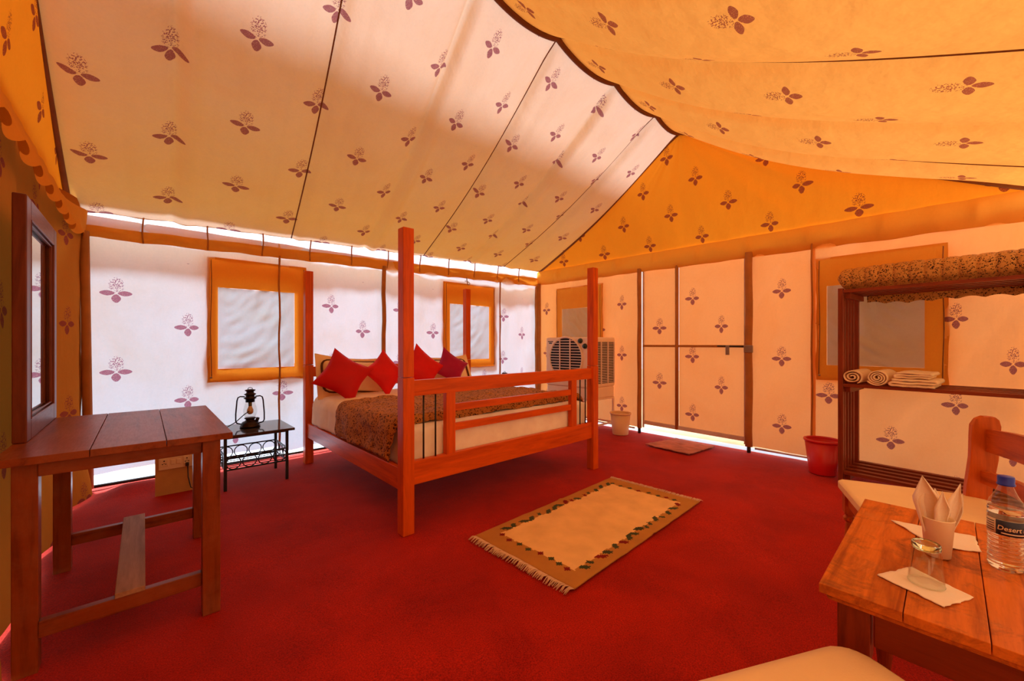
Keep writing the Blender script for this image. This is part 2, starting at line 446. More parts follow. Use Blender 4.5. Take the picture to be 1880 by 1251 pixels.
M['bin'] = plain('cream_bin_plastic', (0.78, 0.52, 0.27), 0.45, var=0.03)
M['bucket'] = plain('red_bucket_plastic', (0.62, 0.012, 0.015), 0.35, var=0.03)
M['granite'] = plain('dark_polished_granite', (0.045, 0.035, 0.028), 0.10, var=0.5, scale=120)
M['lantern'] = plain('dark_bronze', (0.022, 0.011, 0.008), 0.32, 0.6, var=0.3)
M['bulb'] = plain('frosted_bulb', (0.70, 0.42, 0.18), 0.3, var=0.05)
M['ply'] = plain('plywood', (0.55, 0.30, 0.09), 0.6)
M['plate'] = plain('cream_switch_plate', (0.78, 0.62, 0.45), 0.35, var=0.02)
M['paper'] = fabric('paper_napkin', (0.94, 0.84, 0.72), 0.9, 0.0, 90, 0.25, 0.03)
M['cup'] = plain('white_cup', (0.94, 0.82, 0.60), 0.5, var=0.02)
M['cap'] = plain('blue_cap', (0.008, 0.03, 0.50), 0.35, var=0.03)
M['navy'] = plain('navy_label', (0.010, 0.014, 0.06), 0.4, var=0.03)
M['label_white'] = plain('clear_label_band', (0.74, 0.64, 0.56), 0.5, var=0.05)
M['letter'] = plain('cream_lettering', (0.80, 0.66, 0.48), 0.5, var=0.02)
M['ground'] = plain('orange_sand', (0.46, 0.30, 0.15), 0.95, var=0.15)

def thin_glass(name, tint, gloss=0.9):
    m, nt, out = new_mat(name)
    t = nd(nt, 'ShaderNodeBsdfTransparent'); t.inputs[0].default_value = (*tint, 1)
    g = nd(nt, 'ShaderNodeBsdfGlossy'); g.inputs['Roughness'].default_value = 0.03
    ge = nd(nt, 'ShaderNodeNewGeometry'); dt_ = nd(nt, 'ShaderNodeVectorMath', operation='DOT_PRODUCT')
    nt.links.new(ge.outputs['Normal'], dt_.inputs[0]); nt.links.new(ge.outputs['Incoming'], dt_.inputs[1])
    sch = mth(nt, 'MULTIPLY_ADD', mth(nt, 'POWER', mth(nt, 'SUBTRACT', 1.0, mth(nt, 'ABSOLUTE', dt_.outputs['Value'])), 4.0), 0.85, 0.08)
    mx = nd(nt, 'ShaderNodeMixShader'); nt.links.new(mth(nt, 'MULTIPLY', sch, gloss), mx.inputs[0])
    nt.links.new(t.outputs[0], mx.inputs[1]); nt.links.new(g.outputs[0], mx.inputs[2]); nt.links.new(mx.outputs[0], out.inputs[0])
    return m
M['globe'] = thin_glass('lantern_glass', (0.93, 0.93, 0.92))
M['pet'] = thin_glass('bottle_plastic', (0.95, 0.96, 0.98))
def solid_glass(name, col, ior):
    m, nt, out = new_mat(name); g = nd(nt, 'ShaderNodeBsdfGlass'); g.inputs[0].default_value = (*col, 1)
    g.inputs['Roughness'].default_value = 0.01; g.inputs['IOR'].default_value = ior; nt.links.new(g.outputs[0], out.inputs[0]); return m
M['glass'] = solid_glass('tumbler_glass', (0.94, 0.98, 0.92), 1.45)
M['tumbler'] = thin_glass('tumbler_clear_glass', (0.965, 0.975, 0.95), 1.0)
M['water'] = solid_glass('water', (0.99, 0.98, 0.96), 1.33)
def mirror_mat():
    m, nt, out = new_mat('mirror_silver'); g = nd(nt, 'ShaderNodeBsdfGlossy'); g.inputs[0].default_value = (0.86, 0.88, 0.86, 1)
    sm = ntex(nt, objco(nt), 6, 5); nt.links.new(mth(nt, 'MULTIPLY', sm, 0.05), g.inputs['Roughness'])
    nt.links.new(g.outputs[0], out.inputs[0]); return m
M['mirror'] = mirror_mat()

# ================================================================== SETTING
XL, XR, YB, YF = -0.45, 4.93, 4.72, -0.42
def eave_b(x): return 2.26 + 0.028 * (x + 0.43)
def eave_r(y): return 2.36 + 0.05 * (y + 0.42) / 5.14
def eave_l(y): return 2.20 + 0.06 * (y + 0.42) / 5.14
def eave_f(x): return 2.20 + 0.16 * (x + 0.45) / 5.38

gb = MB(); gb.box(-14, 18, -14, 18, -0.12, -0.05)
g_o = gb.build('ground', M['ground']); g_o['kind'] = 'structure'
ap = MB()  # pale strips added outside to whiten the light under the walls
for q in ((-1.0, 5.5, 4.80, 5.45), (5.0, 5.32, -1.0, 4.80)): ap.box(q[0], q[1], q[2], q[3], -0.05, -0.035)
ap.build('added_pale_strip', plain('added_pale_strip', (0.40, 0.46, 0.58), 0.8), g_o)

# floor: carpet with soft undulation and a lifted flap under the dressing table
def floor_z(x, y):
    z = 0.004 * N(x * 1.3, y * 1.3, 2) + 0.002 * N(x * 5, y * 5)
    z += 0.055 * exp(-((x + 0.02) / 0.17) ** 4) * exp(-((y - 4.52) / 0.16) ** 2)
    z += 0.007 * max(0, N(x * 3 + 1, (x + y) * 9, 4)) * exp(-((x - 4.5) / 0.5) ** 2)
    return z
fl = MB(); fl.grid(lambda u, v: (u, v, floor_z(u, v)), lin(-0.62, 4.975, 130), lin(-0.60, 4.80, 120))
f_o = fl.build('floor', M['carpet'], smooth=True, fix=False); f_o['kind'] = 'structure'

# ---- cloth displacement used by walls
def wrinkle(a, z, seed, amp=0.014):
    """depth of hanging cloth: vertical folds stronger lower down, plus fine creases"""
    d = N(a * 3.1 + seed, z * 0.55, seed) * amp * 1.5
    d += N(a * 9.0 + seed * 2, z * 1.1 + a * 0.4, seed + 3) * amp * 0.55
    d += N(a * 2.0, z * 4.0, seed + 9) * amp * 0.25
    return d

def back_panel(x0, x1, z1f, seed, holes=(), brk=(), z0=0.13, mat='wall', amp=0.014):
    us = with_breaks(x0, x1, 0.03, [h for q in holes for h in q[:2]] + list(brk))
    vs = with_breaks(0.0, 1.0, 0.022, [])
    kx = [(-0.17, 0), (0.30, 1), (0.66, 2), (1.06, 3), (1.56, 4), (1.92, 5), (2.39, 6), (2.86, 7), (3.3, 8), (3.75, 9), (4.13, 10), (4.54, 11)]
    zt = 2.24
    vz = with_breaks(z0, zt, 0.04, [h for q in holes for h in q[2:]])
    b = MB()
    def P(u, z):
        w = wrinkle(u, z, seed, amp)
        e = min(1, (u - x0) / 0.08, (x1 - u) / 0.08)
        t = z - z0
        lift = 0.02 * N(u * 4, seed) * max(0, 1 - t / 0.3)
        return (u, YB - 0.01 + w * max(0.15, e), z + lift if z < z0 + 0.3 else z)
    b.grid(P, us, vz, lambda u, z: (pw(u, kx), z), holes)
    return b

WIN = []
def window(idx, wall, a0, a1, z0, z1, f0, f1, g0, g1, seed):
    """cloth window: opening a0..a1 x z0..z1 closed by a thin cloth pane; doubled border out to f0..f1 x g0..g1; cords at the sides"""
    w = struct('window_%d' % idx)
    def put(a, z, d):        # d = distance into the room
        return (a, YB - 0.01 - d, z) if wall == 'b' else (XR - 0.01 - d, a, z)
    f0 -= 0.025; f1 += 0.025; g0 -= 0.02; g1 += 0.02
    fr = MB(); us = with_breaks(f0, f1, 0.03, [a0, a1]); vs = with_breaks(g0, g1, 0.03, [z0, z1])
    def PF(u, v):
        e0 = 0.012 * N(v * 5, seed); e1 = 0.012 * N(v * 5, seed + 3); e2 = 0.01 * N(u * 6, seed + 5)
        uu, vv = u, v
        if u <= f0 + 1e-6: uu = u + e0
        if u >= f1 - 1e-6: uu = u + e1
        if v <= g0 + 1e-6: vv = v + e2
        return put(uu, vv, 0.004 + 0.5 * wrinkle(u, v, seed, 0.012))
    fr.grid(PF, us, vs, lambda u, v: (u, v), [(a0, a1, z0, z1)])
    fr.build('window_border', M['double'], w, smooth=True)
    pn = MB()
    def PP(u, v):
        s = (u - a0) / (a1 - a0); t = (v - z0) / (z1 - z0)
        d = -0.03 * sin(pi * s) * sin(pi * t) * (1.2 - t)
        rad = sqrt((s - 0.1) ** 2 + (t - 1.0) ** 2)
        d += (0.022 * N(rad * 11, math.atan2(t - 1.05, s - 0.1) * 1.5, seed) + 0.016 * N(s * 2.2 + t * 3, s * 7 - t * 9, seed + 4)) * max(0.0, sin(pi * s)) ** 0.5
        return put(u, v, d)
    pn.grid(PP, lin(a0, a1, 36), lin(z0, z1, 36), lambda u, v: (u, v))
    pn.build('window_cloth', M['pane'], w, smooth=True)
    for s in (0, 1):
        a = (f0 + 0.03) if s == 0 else (f1 - 0.03)
        c = MB(); c.tube([put(a + 0.004 * sin(k), lerp(g1 - 0.03, g0 + 0.06, k / 8), 0.03) for k in range(9)], 0.004, 6)
        co = c.build('cord', M['cord'], w, smooth=True)
        t = MB(); t.tube([put(a - 0.008, g0 + 0.05, 0.03), put(a + 0.008, g0 + 0.05, 0.03)], 0.008, 8)
        t.build('toggle', M['steel'], co)
    return w

# ---- back wall
wb = struct('wall_back')
H1 = (0.46, 1.27, 0.85, 2.0); H2 = (3.06, 3.93, 0.86, 2.04)
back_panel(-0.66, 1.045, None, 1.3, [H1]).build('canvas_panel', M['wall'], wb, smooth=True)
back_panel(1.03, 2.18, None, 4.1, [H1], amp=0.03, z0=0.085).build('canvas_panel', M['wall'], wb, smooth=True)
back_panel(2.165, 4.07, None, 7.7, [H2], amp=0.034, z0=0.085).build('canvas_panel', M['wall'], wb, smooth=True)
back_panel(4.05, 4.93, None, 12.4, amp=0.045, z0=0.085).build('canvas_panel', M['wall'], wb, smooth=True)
for x, wdt in ((-0.40, 0.07), (1.035, 0.018), (2.17, 0.05), (4.055, 0.018), (4.87, 0.07)):
    p = MB(); p.tube([(x + 0.006 * sin(k * 1.7), YB - 0.03, lerp(0.12, 2.15, k / 12)) for k in range(13)], wdt / 2, 10)
    p.build('wall_pole' if wdt > 0.03 else 'panel_seam', M['pole'], wb, smooth=True)
p = MB(); p.tube([(-0.45, YB, 0.03), (2.2, YB, 0.034), (4.95, YB, 0.034)], 0.014, 10)
p.build('bottom_pipe', M['black_pipe'], wb, smooth=True)
window(1, 'b', 0.52, 1.18, 0.956, 1.735, *H1[:2], *H1[2:], 2.2)
window(2, 'b', 3.145, 3.85, 0.97, 1.755, *H2[:2], *H2[2:], 5.6)
# soft eave: thin white strips above a doubled valance, quilted every 0.45 m
STEP = 0.445
def pouch(a): 
    f = (a / STEP) % 1.0
    return sin(pi * f) ** 0.6
v = MB()
def PV(u, t):
    zt = eave_b(u) - 0.112; zb = eave_b(u) - 0.21 - 0.045 * (u + 0.45) / 5.3 + 0.012 * pouch(u + 0.45)
    return (u, YB - 0.02 - 0.035 * pouch(u + 0.45) * sin(pi * min(1, 0.3 + t * 0.7)) + 0.01 * N(u * 8, t * 3), lerp(zt, zb, t) + 0.01 * N(u * 5, 3.0))
v.grid(PV, lin(-0.45, 4.93, 220), lin(0, 1, 8), lambda u, t: (u, t))
v.build('valance', M['double'], wb, smooth=True)
for k in range(12):
    u0 = -0.45 + k * STEP; u1 = min(4.93, u0 + STEP)
    s = MB()
    def PS(u, t):
        bow = sin(pi * min(1, t + 0.02)) ** 0.7
        return (u, YB - 0.045 + 0.03 * t + 0.06 * bow * (0.25 + 0.75 * pouch(u + 0.45)) + 0.012 * N(u * 14, t * 4, k), lerp(eave_b(u) + 0.012, eave_b(u) - 0.12, t))
    s.grid(PS, lin(u0, u1, 22), lin(0, 1, 9), lambda u, t: (u, t))
    so_ = s.build('eave_strip', M['strip'], wb, smooth=True)
    if k: 
        q = MB(); q.tube([(u0 + 0.004 * sin(k * 2 + i_), YB - 0.052 + 0.03 * i_ / 5, lerp(eave_b(u0) + 0.01, eave_b(u0) - 0.21, i_ / 5)) for i_ in range(6)], 0.007, 6)
        q.build('stitch', M['pole'], so_, smooth=True)
of_ = MB()  # unseen strip added outside to shade the top of the back wall
of_.grid(lambda u, t: (u, YB + 0.02 + 0.13 * t + 0.02 * t * N(u * 3, 2), 2.12 - 0.13 * t + 0.03 * t * N(u * 4, 7)), lin(-0.8, 5.0, 150), lin(0, 1, 5), lambda u, t: (u, t))
of_.build('added_wall_shade', M['wall_shade'], wb, smooth=True)
for q, w_ in ((H1, (0.52, 1.18, 0.956, 1.735)), (H2, (3.145, 3.85, 0.97, 1.755))):  # unseen rings added outside, casting soft dark halos round the windows
    rg_ = MB(); a0, a1, c0, c1 = q[0] - 0.05, q[1] + 0.05, q[2] + 0.02, q[3] + 0.02
    ha, hb, hc, hd = w_[0] - 0.02, w_[1] + 0.02, w_[2] + 0.03, w_[3] + 0.085
    rg_.grid(lambda u, z: (u + 0.03 * N(z * 4, u) * (u in (a0, a1)), YB + 0.06 + 0.02 * N(u * 3, z * 3), z + 0.03 * N(u * 5, z) * (z == c0)), with_breaks(a0, a1, 0.04, [ha, hb]), with_breaks(c0, c1, 0.04, [hc, hd]), lambda u, z: (u, z), [(ha, hb, hc, hd)])
    rg_.build('added_window_shade', M['double'], wb, smooth=True)

# ---- right wall
wr = struct('wall_right')
H3 = (3.43, 4.27, 0.86, 2.06); H4 = (0.03, 0.87, 0.86, 2.02)
def right_panel(y0, y1, knots, seed, holes=(), z0=0.07, amp=0.012, skew=0.0):
    us = with_breaks(y0, y1, 0.03, [h for q in holes for h in q[:2]])
    vz = with_breaks(z0, 2.22, 0.04, [h for q in holes for h in q[2:]])
    b = MB()
    def P(u, z):
        e = min(1, (u - y0) / 0.08, (y1 - u) / 0.08)
        w = wrinkle(u + skew * z, z, seed, amp)
        return (XR - 0.01 + w * max(0.15, e), u, z)
    b.grid(P, us, vz, lambda u, z: (-pw(u, knots), z), holes)
    return b
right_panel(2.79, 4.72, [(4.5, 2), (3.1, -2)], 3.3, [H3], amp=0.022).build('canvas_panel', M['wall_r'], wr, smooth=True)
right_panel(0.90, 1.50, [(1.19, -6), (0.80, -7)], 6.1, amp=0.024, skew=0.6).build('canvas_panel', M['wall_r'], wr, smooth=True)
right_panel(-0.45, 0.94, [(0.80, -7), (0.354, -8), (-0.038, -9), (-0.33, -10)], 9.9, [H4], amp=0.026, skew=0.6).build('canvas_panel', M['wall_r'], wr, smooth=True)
for y, wdt in ((4.66, 0.06), (2.81, 0.055), (1.49, 0.075), (0.925, 0.016)):
    p = MB(); p.tube([(XR - 0.035, y + 0.004 * sin(k * 1.3), lerp(0.07, 2.2, k / 12)) for k in range(13)], wdt / 2, 10)
    po = p.build('wall_pole' if wdt > 0.03 else 'panel_seam', M['pole'], wr, smooth=True)
    if wdt > 0.05:
        q = MB(); q.tube([(XR - 0.035, y, 0.0), (XR - 0.035, y, 0.08)], 0.02, 10); q.build('pole_foot', M['black_pipe'], po, smooth=True)
for q in (H3, H4):  # unseen sheets added outside to turn light through these panes orange
    rg_ = MB(); rg_.grid(lambda u, z: (XR + 0.05 + 0.015 * N(u * 4, z * 2), u, z), with_breaks(q[0] - 0.04, q[1] + 0.04, 0.08, []), with_breaks(q[2] - 0.03, q[3], 0.08, []), lambda u, z: (u, z))
    rg_.build('added_window_shade', M['window_shade'], wr, smooth=True)
window(3, 'r', 3.52, 4.18, 0.97, 1.745, *H3[:2], *H3[2:], 8.1)
window(4, 'r', 0.144, 0.81, 0.99, 1.76, *H4[:2], *H4[2:], 11.3)
p = MB()
for a, b in ((2.9, 4.7), (-0.4, 1.44)): p.tube([(XR, a, 0.05), (XR, b, 0.05)], 0.012, 8)
p.build('bottom_pipe', M['white_paint'], wr, smooth=True)
v = MB()
def PVR(u, t):
    f = ((u + 0.42) / 0.55) % 1.0
    zt = eave_r(u); zb = eave_r(u) - 0.235 + 0.012 * N(u * 4, 1.0)
    pinch = exp(-((f - 0.5) / 0.07) ** 2) * 0.03
    return (XR - 0.02 - 0.03 * sin(pi * t) - 0.02 * N(u * 6, t * 1.5) - pinch * sin(pi * min(1, t + .1)), u, lerp(zt, zb, t))
v.grid(PVR, lin(-0.42, 4.72, 200), lin(0, 1, 9), lambda u, t: (u, t))
v.build('valance', M['double'], wr, smooth=True)

# ---- door: two canvas leaves on a bar frame
dr = struct('door_1')
kd = [(2.55, -3), (2.12, -4), (1.79, -5)]
for (a, b, sd) in ((2.335, 2.765, 1.0), (1.54, 2.29, 2.0)):
    for (z0, z1) in ((0.16, 1.155), (1.18, 2.2)):
        d = MB()
        def PD(u, z):
            s = min(1, (u - a) / 0.06, (b - u) / 0.06, (z - z0) / 0.06, (z1 - z) / 0.06)
            return (XR + 0.01 + 0.5 * wrinkle(u, z, sd, 0.012) * max(0, s), u, z)
        d.grid(PD, lin(a, b, 22), lin(z0, z1, 28), lambda u, z: (-pw(u, kd), z))
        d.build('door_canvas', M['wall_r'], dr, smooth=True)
d = MB(); d.tube([(XR, 2.312, 0.12), (XR, 2.312, 2.2)], 0.024, 8); d.build('door_stile', M['pole'], dr, smooth=True)
d = MB(); d.bar((XR - 0.005, 1.53, 1.168), (XR - 0.005, 2.77, 1.168), 0.02, 0.028); d.build('door_rail', M['pole'], dr)
d = MB(); d.bar((XR, 1.53, 0.135), (XR, 2.77, 0.15), 0.025, 0.05); d.build('door_bottom_rail', M['white_paint'], dr, bevel=0.004)
for y in (1.535, 2.77):
    d = MB(); d.bar((XR, y, 0.08), (XR, y, 2.2), 0.022, 0.022); d.build('door_frame_bar', M['white_paint'], dr)
d = MB(); d.tube([(XR - 0.03, 1.82, 1.172), (XR - 0.03, 1.46, 1.165)], 0.008, 8)
bo = d.build('door_bolt', M['black_iron'], dr, smooth=True)
d = MB(); d.box(XR - 0.04, XR - 0.025, 1.69, 1.73, 1.07, 1.18); d.build('bolt_handle', M['steel'], bo, bevel=0.004)
d = MB(); d.box(XR - 0.075, XR - 0.055, 1.44, 1.53, 1.10, 1.18); d.build('bolt_keeper', M['steel'], bo, bevel=0.004)

# ---- left wall with draped curtain and scalloped valance
wl = struct('wall_left')
b = MB()
def PL(u, z):
    fold = 0.035 * sin(u * 9 + 1.3 * N(u, 1.0) * 3) * (1 - 0.5 * z / 2.2)
    flare = 0.085 * exp(-(z / 0.4) ** 2) * (0.75 + 0.25 * sin(u * 6.1))
    return (XL - 0.03 + 0.13 * exp(-((YB - u) / 0.3) ** 2) + fold + flare + 0.01 * N(u * 5, z * 3), u, z)
b.grid(PL, lin(YF - 0.05, YB + 0.03, 190), with_breaks(0.02, 2.32, 0.06, []), lambda u, z: (u / 0.4, z))
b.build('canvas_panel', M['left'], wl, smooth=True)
v = MB()
def PVL(u, t):
    f = (u / 0.16) % 1.0
    L = 0.20 + 0.035 * abs(sin(pi * f))
    return (XL + 0.025 + 0.10 * exp(-((YB - u) / 0.25) ** 2) + 0.05 * t * min(1, (YB - u) / 0.5) + 0.022 * t * sin(u * 20) + 0.008 * N(u * 9, t), u, eave_l(u) - L * t)
v.grid(PVL, lin(YF, YB - 0.06, 330), lin(0, 1, 8), lambda u, t: (u, t))
v.build('valance', M['double'], wl, smooth=True)
p = MB(); p.tube([(XL + 0.125, YB - 0.05, 0.03), (XL + 0.10, YB - 0.05, 2.1)], 0.03, 10); p.build('corner_pole', M['pole'], wl, smooth=True)

# ---- front wall (behind the camera)
wf = struct('wall_front')
b = MB(); b.grid(lambda u, z: (u, YF - 0.06 + wrinkle(u, z, 21), z), lin(XL, XR, 90), lin(0.03, 2.25, 40), lambda u, z: (u / 0.4, z))
b.build('canvas_panel', M['front'], wf, smooth=True)

# ---- roof
ce = struct('ceiling')
YR, ZR = 2.15, 3.69
SUP = [-0.42, 0.08, 0.88, 1.68, 2.48, 3.31, 4.10, 4.65]
def ridge_z(x):
    for i in range(len(SUP) - 1):
        if SUP[i] <= x <= SUP[i + 1]:
            f = (x - SUP[i]) / (SUP[i + 1] - SUP[i]); return ZR - 0.075 * (SUP[i + 1] - SUP[i]) / 0.8 * 4 * f * (1 - f), f
    return ZR, 0.0
KE = [(-0.42, -0.43), (0.88, 1.145), (2.48, 2.716), (4.10, 4.13), (4.65, 4.93)]
KB = [(-0.29, 0), (0.09, 1), (0.48, 2), (0.88, 3), (1.265, 4), (1.65, 5), (1.95, 6), (2.28, 7), (2.62, 8), (3.0, 9), (3.32, 10), (3.7, 11), (4.05, 12), (4.4, 13)]
def fold_b(x, v, seed=0.0):
    """narrow gathers that run down from the ridge hang points"""
    d = 0.0
    for s in SUP:
        q = x - s - 0.02 * sin(3 * v)
        k_ = 1.6 if s in (0.08, 1.68, 3.31) else 0.8
        d += 0.034 * k_ * exp(-(q / 0.035) ** 2) * (0.35 + 0.65 * (1 - v)) - 0.022 * k_ * exp(-((q - 0.08) / 0.05) ** 2) * (1 - 0.5 * v)
    d += 0.010 * N(x * 7, v * 1.2, 3 + seed) + 0.011 * N(x * 18, v * 1.5, 6 + seed) * (1 - 0.7 * v)
    return d * min(1, v / 0.06)
def PB(x, v):
    zr, f = ridge_z(x); xe = pw(x, KE); ze = eave_b(xe)
    px = lerp(x, xe, v); py = lerp(YR, YB - 0.035, v); pz = lerp(zr, ze, v)
    bil = 0.085 * sin(pi * v) + 0.05 * sin(pi * f) * sin(pi * min(1, v ** 0.8)) * (1 - 0.6 * v)
    d = -bil + fold_b(x, v)
    return (px, py + d * 0.45, pz + d * 0.89)
def UVB(x, v):
    xe = pw(x, KE); return (pw(lerp(x, xe, v * 0.3), KB), -v * 2.92)
panels = [(-0.42, 0.88), (0.88, 2.48), (2.48, 4.10), (4.10, 4.65)]
for a, c in panels:
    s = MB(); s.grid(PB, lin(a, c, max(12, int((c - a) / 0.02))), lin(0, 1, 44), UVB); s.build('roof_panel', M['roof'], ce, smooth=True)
for x in (0.88, 2.48, 4.10):
    t = MB(); t.tube([Vector(PB(x, v)) - Vector((0, 0.45, 0.89)) * 0.002 for v in lin(0, 1, 40)], 0.0055, 6); t.build('roof_seam', M['tape'], ce, smooth=True)
def PFt(x, v):
    zr, f = ridge_z(x); ze = eave_f(pw(x, [(-0.42, -0.45), (4.65, 4.93)])); xe = pw(x, [(-0.42, -0.45), (4.65, 4.93)])
    px = lerp(x, xe, v); py = lerp(YR, YF - 0.02, v); pz = lerp(zr, ze, v)
    end = min(1, (4.65 - x) / 0.4)
    bil = 0.12 * sin(pi * v) * (0.35 + 0.65 * max(0, end)) + 0.075 * sin(pi * f) * sin(pi * v)
    d = -bil + 0.5 * fold_b(x, v, 30)
    return (px, py - d * 0.45, pz + d * 0.89)
def UVF(x, v): return (pw(x, [(2.31, 0), (2.72, 1)]), -v * 2.92)
for a, c in panels:
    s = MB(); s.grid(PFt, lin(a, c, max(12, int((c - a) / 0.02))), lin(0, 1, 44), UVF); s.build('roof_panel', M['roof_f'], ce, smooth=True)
for x in (0.88, 2.48, 4.10):
    t = MB(); t.tube([Vector(PFt(x, v)) - Vector((0, -0.45, 0.89)) * 0.002 for v in lin(0, 1, 40)], 0.005, 6); t.build('roof_seam', M['tape'], ce, smooth=True)
roof_shade = MB()      # unseen sheet added outside to shade and yellow the lower sunny slope
roof_shade.grid(lambda x, t: (x, lerp(4.70, 3.75, t), lerp(2.42, 4.30, t) - 0.10 * sin(pi * t) + 0.03 * N(x * 1.5, t * 2)), lin(-0.9, 5.3, 60), lin(0, 1, 12), lambda x, t: (x, t))
roof_shade.build('added_roof_shade', M['roof_shade'], ce, smooth=True)
t = MB(); t.tube([(x, YR, ridge_z(x)[0] - 0.012) for x in lin(-0.42, 4.65, 160)], 0.026, 8); t.build('ridge_tape', M['tape'], ce, smooth=True)
# hipped ends: cloth gathered towards the apex
def end_tri(apex, c0, c1, zb, sgn, kx, seed):
    s = MB()
    def P(u, v):
        y = lerp(c0[1], c1[1], u); bx = lerp(c0[0], c1[0], u)
        p = Vector((lerp(apex[0], bx, v), lerp(apex[1], y, v), lerp(apex[2], zb(y), v)))
        env = sin(pi * min(max(u, 0), 1)) ** 0.6
        d = 0.085 * N(u * 13, v * 0.8, seed) * (v * (1.25 - v)) * env + 0.012 * N(u * 30, v, seed + 4) * (1 - v) * v * 3 * env
        return (p.x + sgn * (d + 0.06 * sin(pi * v) * env), p.y, p.z - 0.03 * sin(pi * v) * env)
    s.grid(P, lin(0, 1, 110), lin(0.001, 1, 40), lambda u, v: (pw(lerp(apex[1], lerp(c0[1], c1[1], u), v), kx), lerp(apex[2], zb(2.0), v)))
    return s
KT = [(0.57, 4), (1.0, 3), (1.28, 2), (1.67, 1), (1.99, 0), (2.32, -1), (2.66, -2), (2.99, -3), (3.37, -4)]
end_tri((4.65, YR, ZR), (4.93, YB - 0.035), (4.93, YF - 0.02), eave_r, -1, KT, 3.0).build('hip_panel', M['roof_e'], ce, smooth=True)
end_tri((-0.42, YR, ZR), (-0.45, YB - 0.035), (-0.45, YF - 0.02), eave_l, 1, [(a, -c) for a, c in KT], 8.0).build('hip_panel', M['roof_e'], ce, smooth=True)
for x, yv, fn in ((4.65, 1, PB), (-0.42, 1, PB), (4.65, 1, PFt)):
    t = MB(); t.tube([Vector(fn(x, v)) - Vector((0, 0, 0.012)) for v in lin(0, 1, 40)], 0.018, 8); t.build('hip_tape', M['tape'], ce, smooth=True)

# ================================================================== OBJECTS
# ---- four-poster bed
BX0, BX1, BY0, BY1 = 1.22, 3.18, 2.32, 4.36
bed = thing('four_poster_bed', 'red-brown wooden four-poster bed with slatted footboard and black rods', 'bed', (2.2, 3.34, 0))
WX, WY, WZ = wood('bed', 'x'), wood('bed', 'y'), wood('bed', 'z')
def bbox(name, x0, x1, y0, y1, z0, z1, mat, parent, bevel=0.003):
    b = MB(); b.box(x0, x1, y0, y1, z0, z1); return b.build(name, mat, parent, bevel=bevel)
for px_ in (BX0, BX1):
    for py_ in (BY0, BY1):
        o = bbox('post', px_ - .039, px_ + .039, py_ - .039, py_ + .039, 0.0, 0.985, WZ, bed, 0.004)
        bbox('canopy_post', px_ - .037, px_ + .037, py_ - .037, py_ + .037, 0.988, 1.925, WZ, o, 0.004)
for x in (BX0 - 0.005, BX1 + 0.005):
    bbox('side_rail', x - .016, x + .016, BY0 + .039, BY1 - .039, 0.265, 0.405, WY, bed)
def bed_end(y, nm):
    bbox(nm + '_top_rail', BX0 + .038, BX1 - .038, y - .02, y + .02, 0.865, 0.965, WX, bed)
    bbox(nm + '_bottom_rail', BX0 + .038, BX1 - .038, y - .02, y + .02, 0.30, 0.45, WX, bed)
    for x in (1.545, 2.875):
        bbox(nm + '_stile', x - .037, x + .037, y - .021, y + .021, 0.448, 0.867, WZ, bed)
    for z0, z1 in ((0.735, 0.785), (0.60, 0.65)):
        bbox(nm + '_slat', 1.58, 2.84, y - .014, y + .014, z0, z1, WX, bed)
    for x in (1.345, 1.435, 2.985, 3.065):
        b = MB(); b.tube([(x, y, 0.445), (x, y, 0.87)], 0.006, 8); b.build(nm + '_rod', M['black_iron'], bed, smooth=True)
bed_end(BY0, 'footboard'); bed_end(BY1, 'headboard')
for k in range(9):
    y = 2.42 + k * 0.235
    bbox('bed_slat', BX0 + .012, BX1 - .012, y - .04, y + .04, 0.335, 0.36, WX, bed, 0.0)

def soft_box(x0, x1, y0, y1, z0, z1, r, mat, name, label=None, cat=None, wr=0.006, parent=None, res=26):
    """rounded, slightly lumpy block: superellipse section in x and y"""
    b = MB(); cx, cy, cz = (x0 + x1) / 2, (y0 + y1) / 2, (z0 + z1) / 2; hx, hy, hz = (x1 - x0) / 2, (y1 - y0) / 2, (z1 - z0) / 2
    bm = bmesh.new(); bmesh.ops.create_cube(bm, size=2.0); bmesh.ops.subdivide_edges(bm, edges=bm.edges, cuts=res, use_grid_fill=True)
    vs = []
    for v in bm.verts:
        p = Vector((v.co.x * hx, v.co.y * hy, v.co.z * hz))
        inn = Vector((max(-hx + r, min(hx - r, p.x)), max(-hy + r, min(hy - r, p.y)), max(-hz + r, min(hz - r, p.z))))
        d = p - inn
        if d.length > 1e-6: p = inn + d.normalized() * r
        w = wr * N(p.x * 6 + cx, p.y * 6 + cy, p.z * 9)
        p += (d.normalized() if d.length > 1e-6 else Vector((0, 0, 1))) * w
        vs.append((cx + p.x, cy + p.y, cz + p.z))
    fs = [tuple(v.index for v in f.verts) for f in bm.faces]; bm.free()
    b.add(vs, fs); o = b.build(name, mat, parent, smooth=True, loc=(cx, cy, z0))
    if label: tag(o, label, cat)
    return o
MZ = 0.655
mt = soft_box(1.262, 3.138, 2.352, 4.325, 0.362, MZ, 0.05, M['mattress'], 'mattress', 'thick mattress in a cream sheet lying in the wooden bed frame', 'mattress', 0.005)

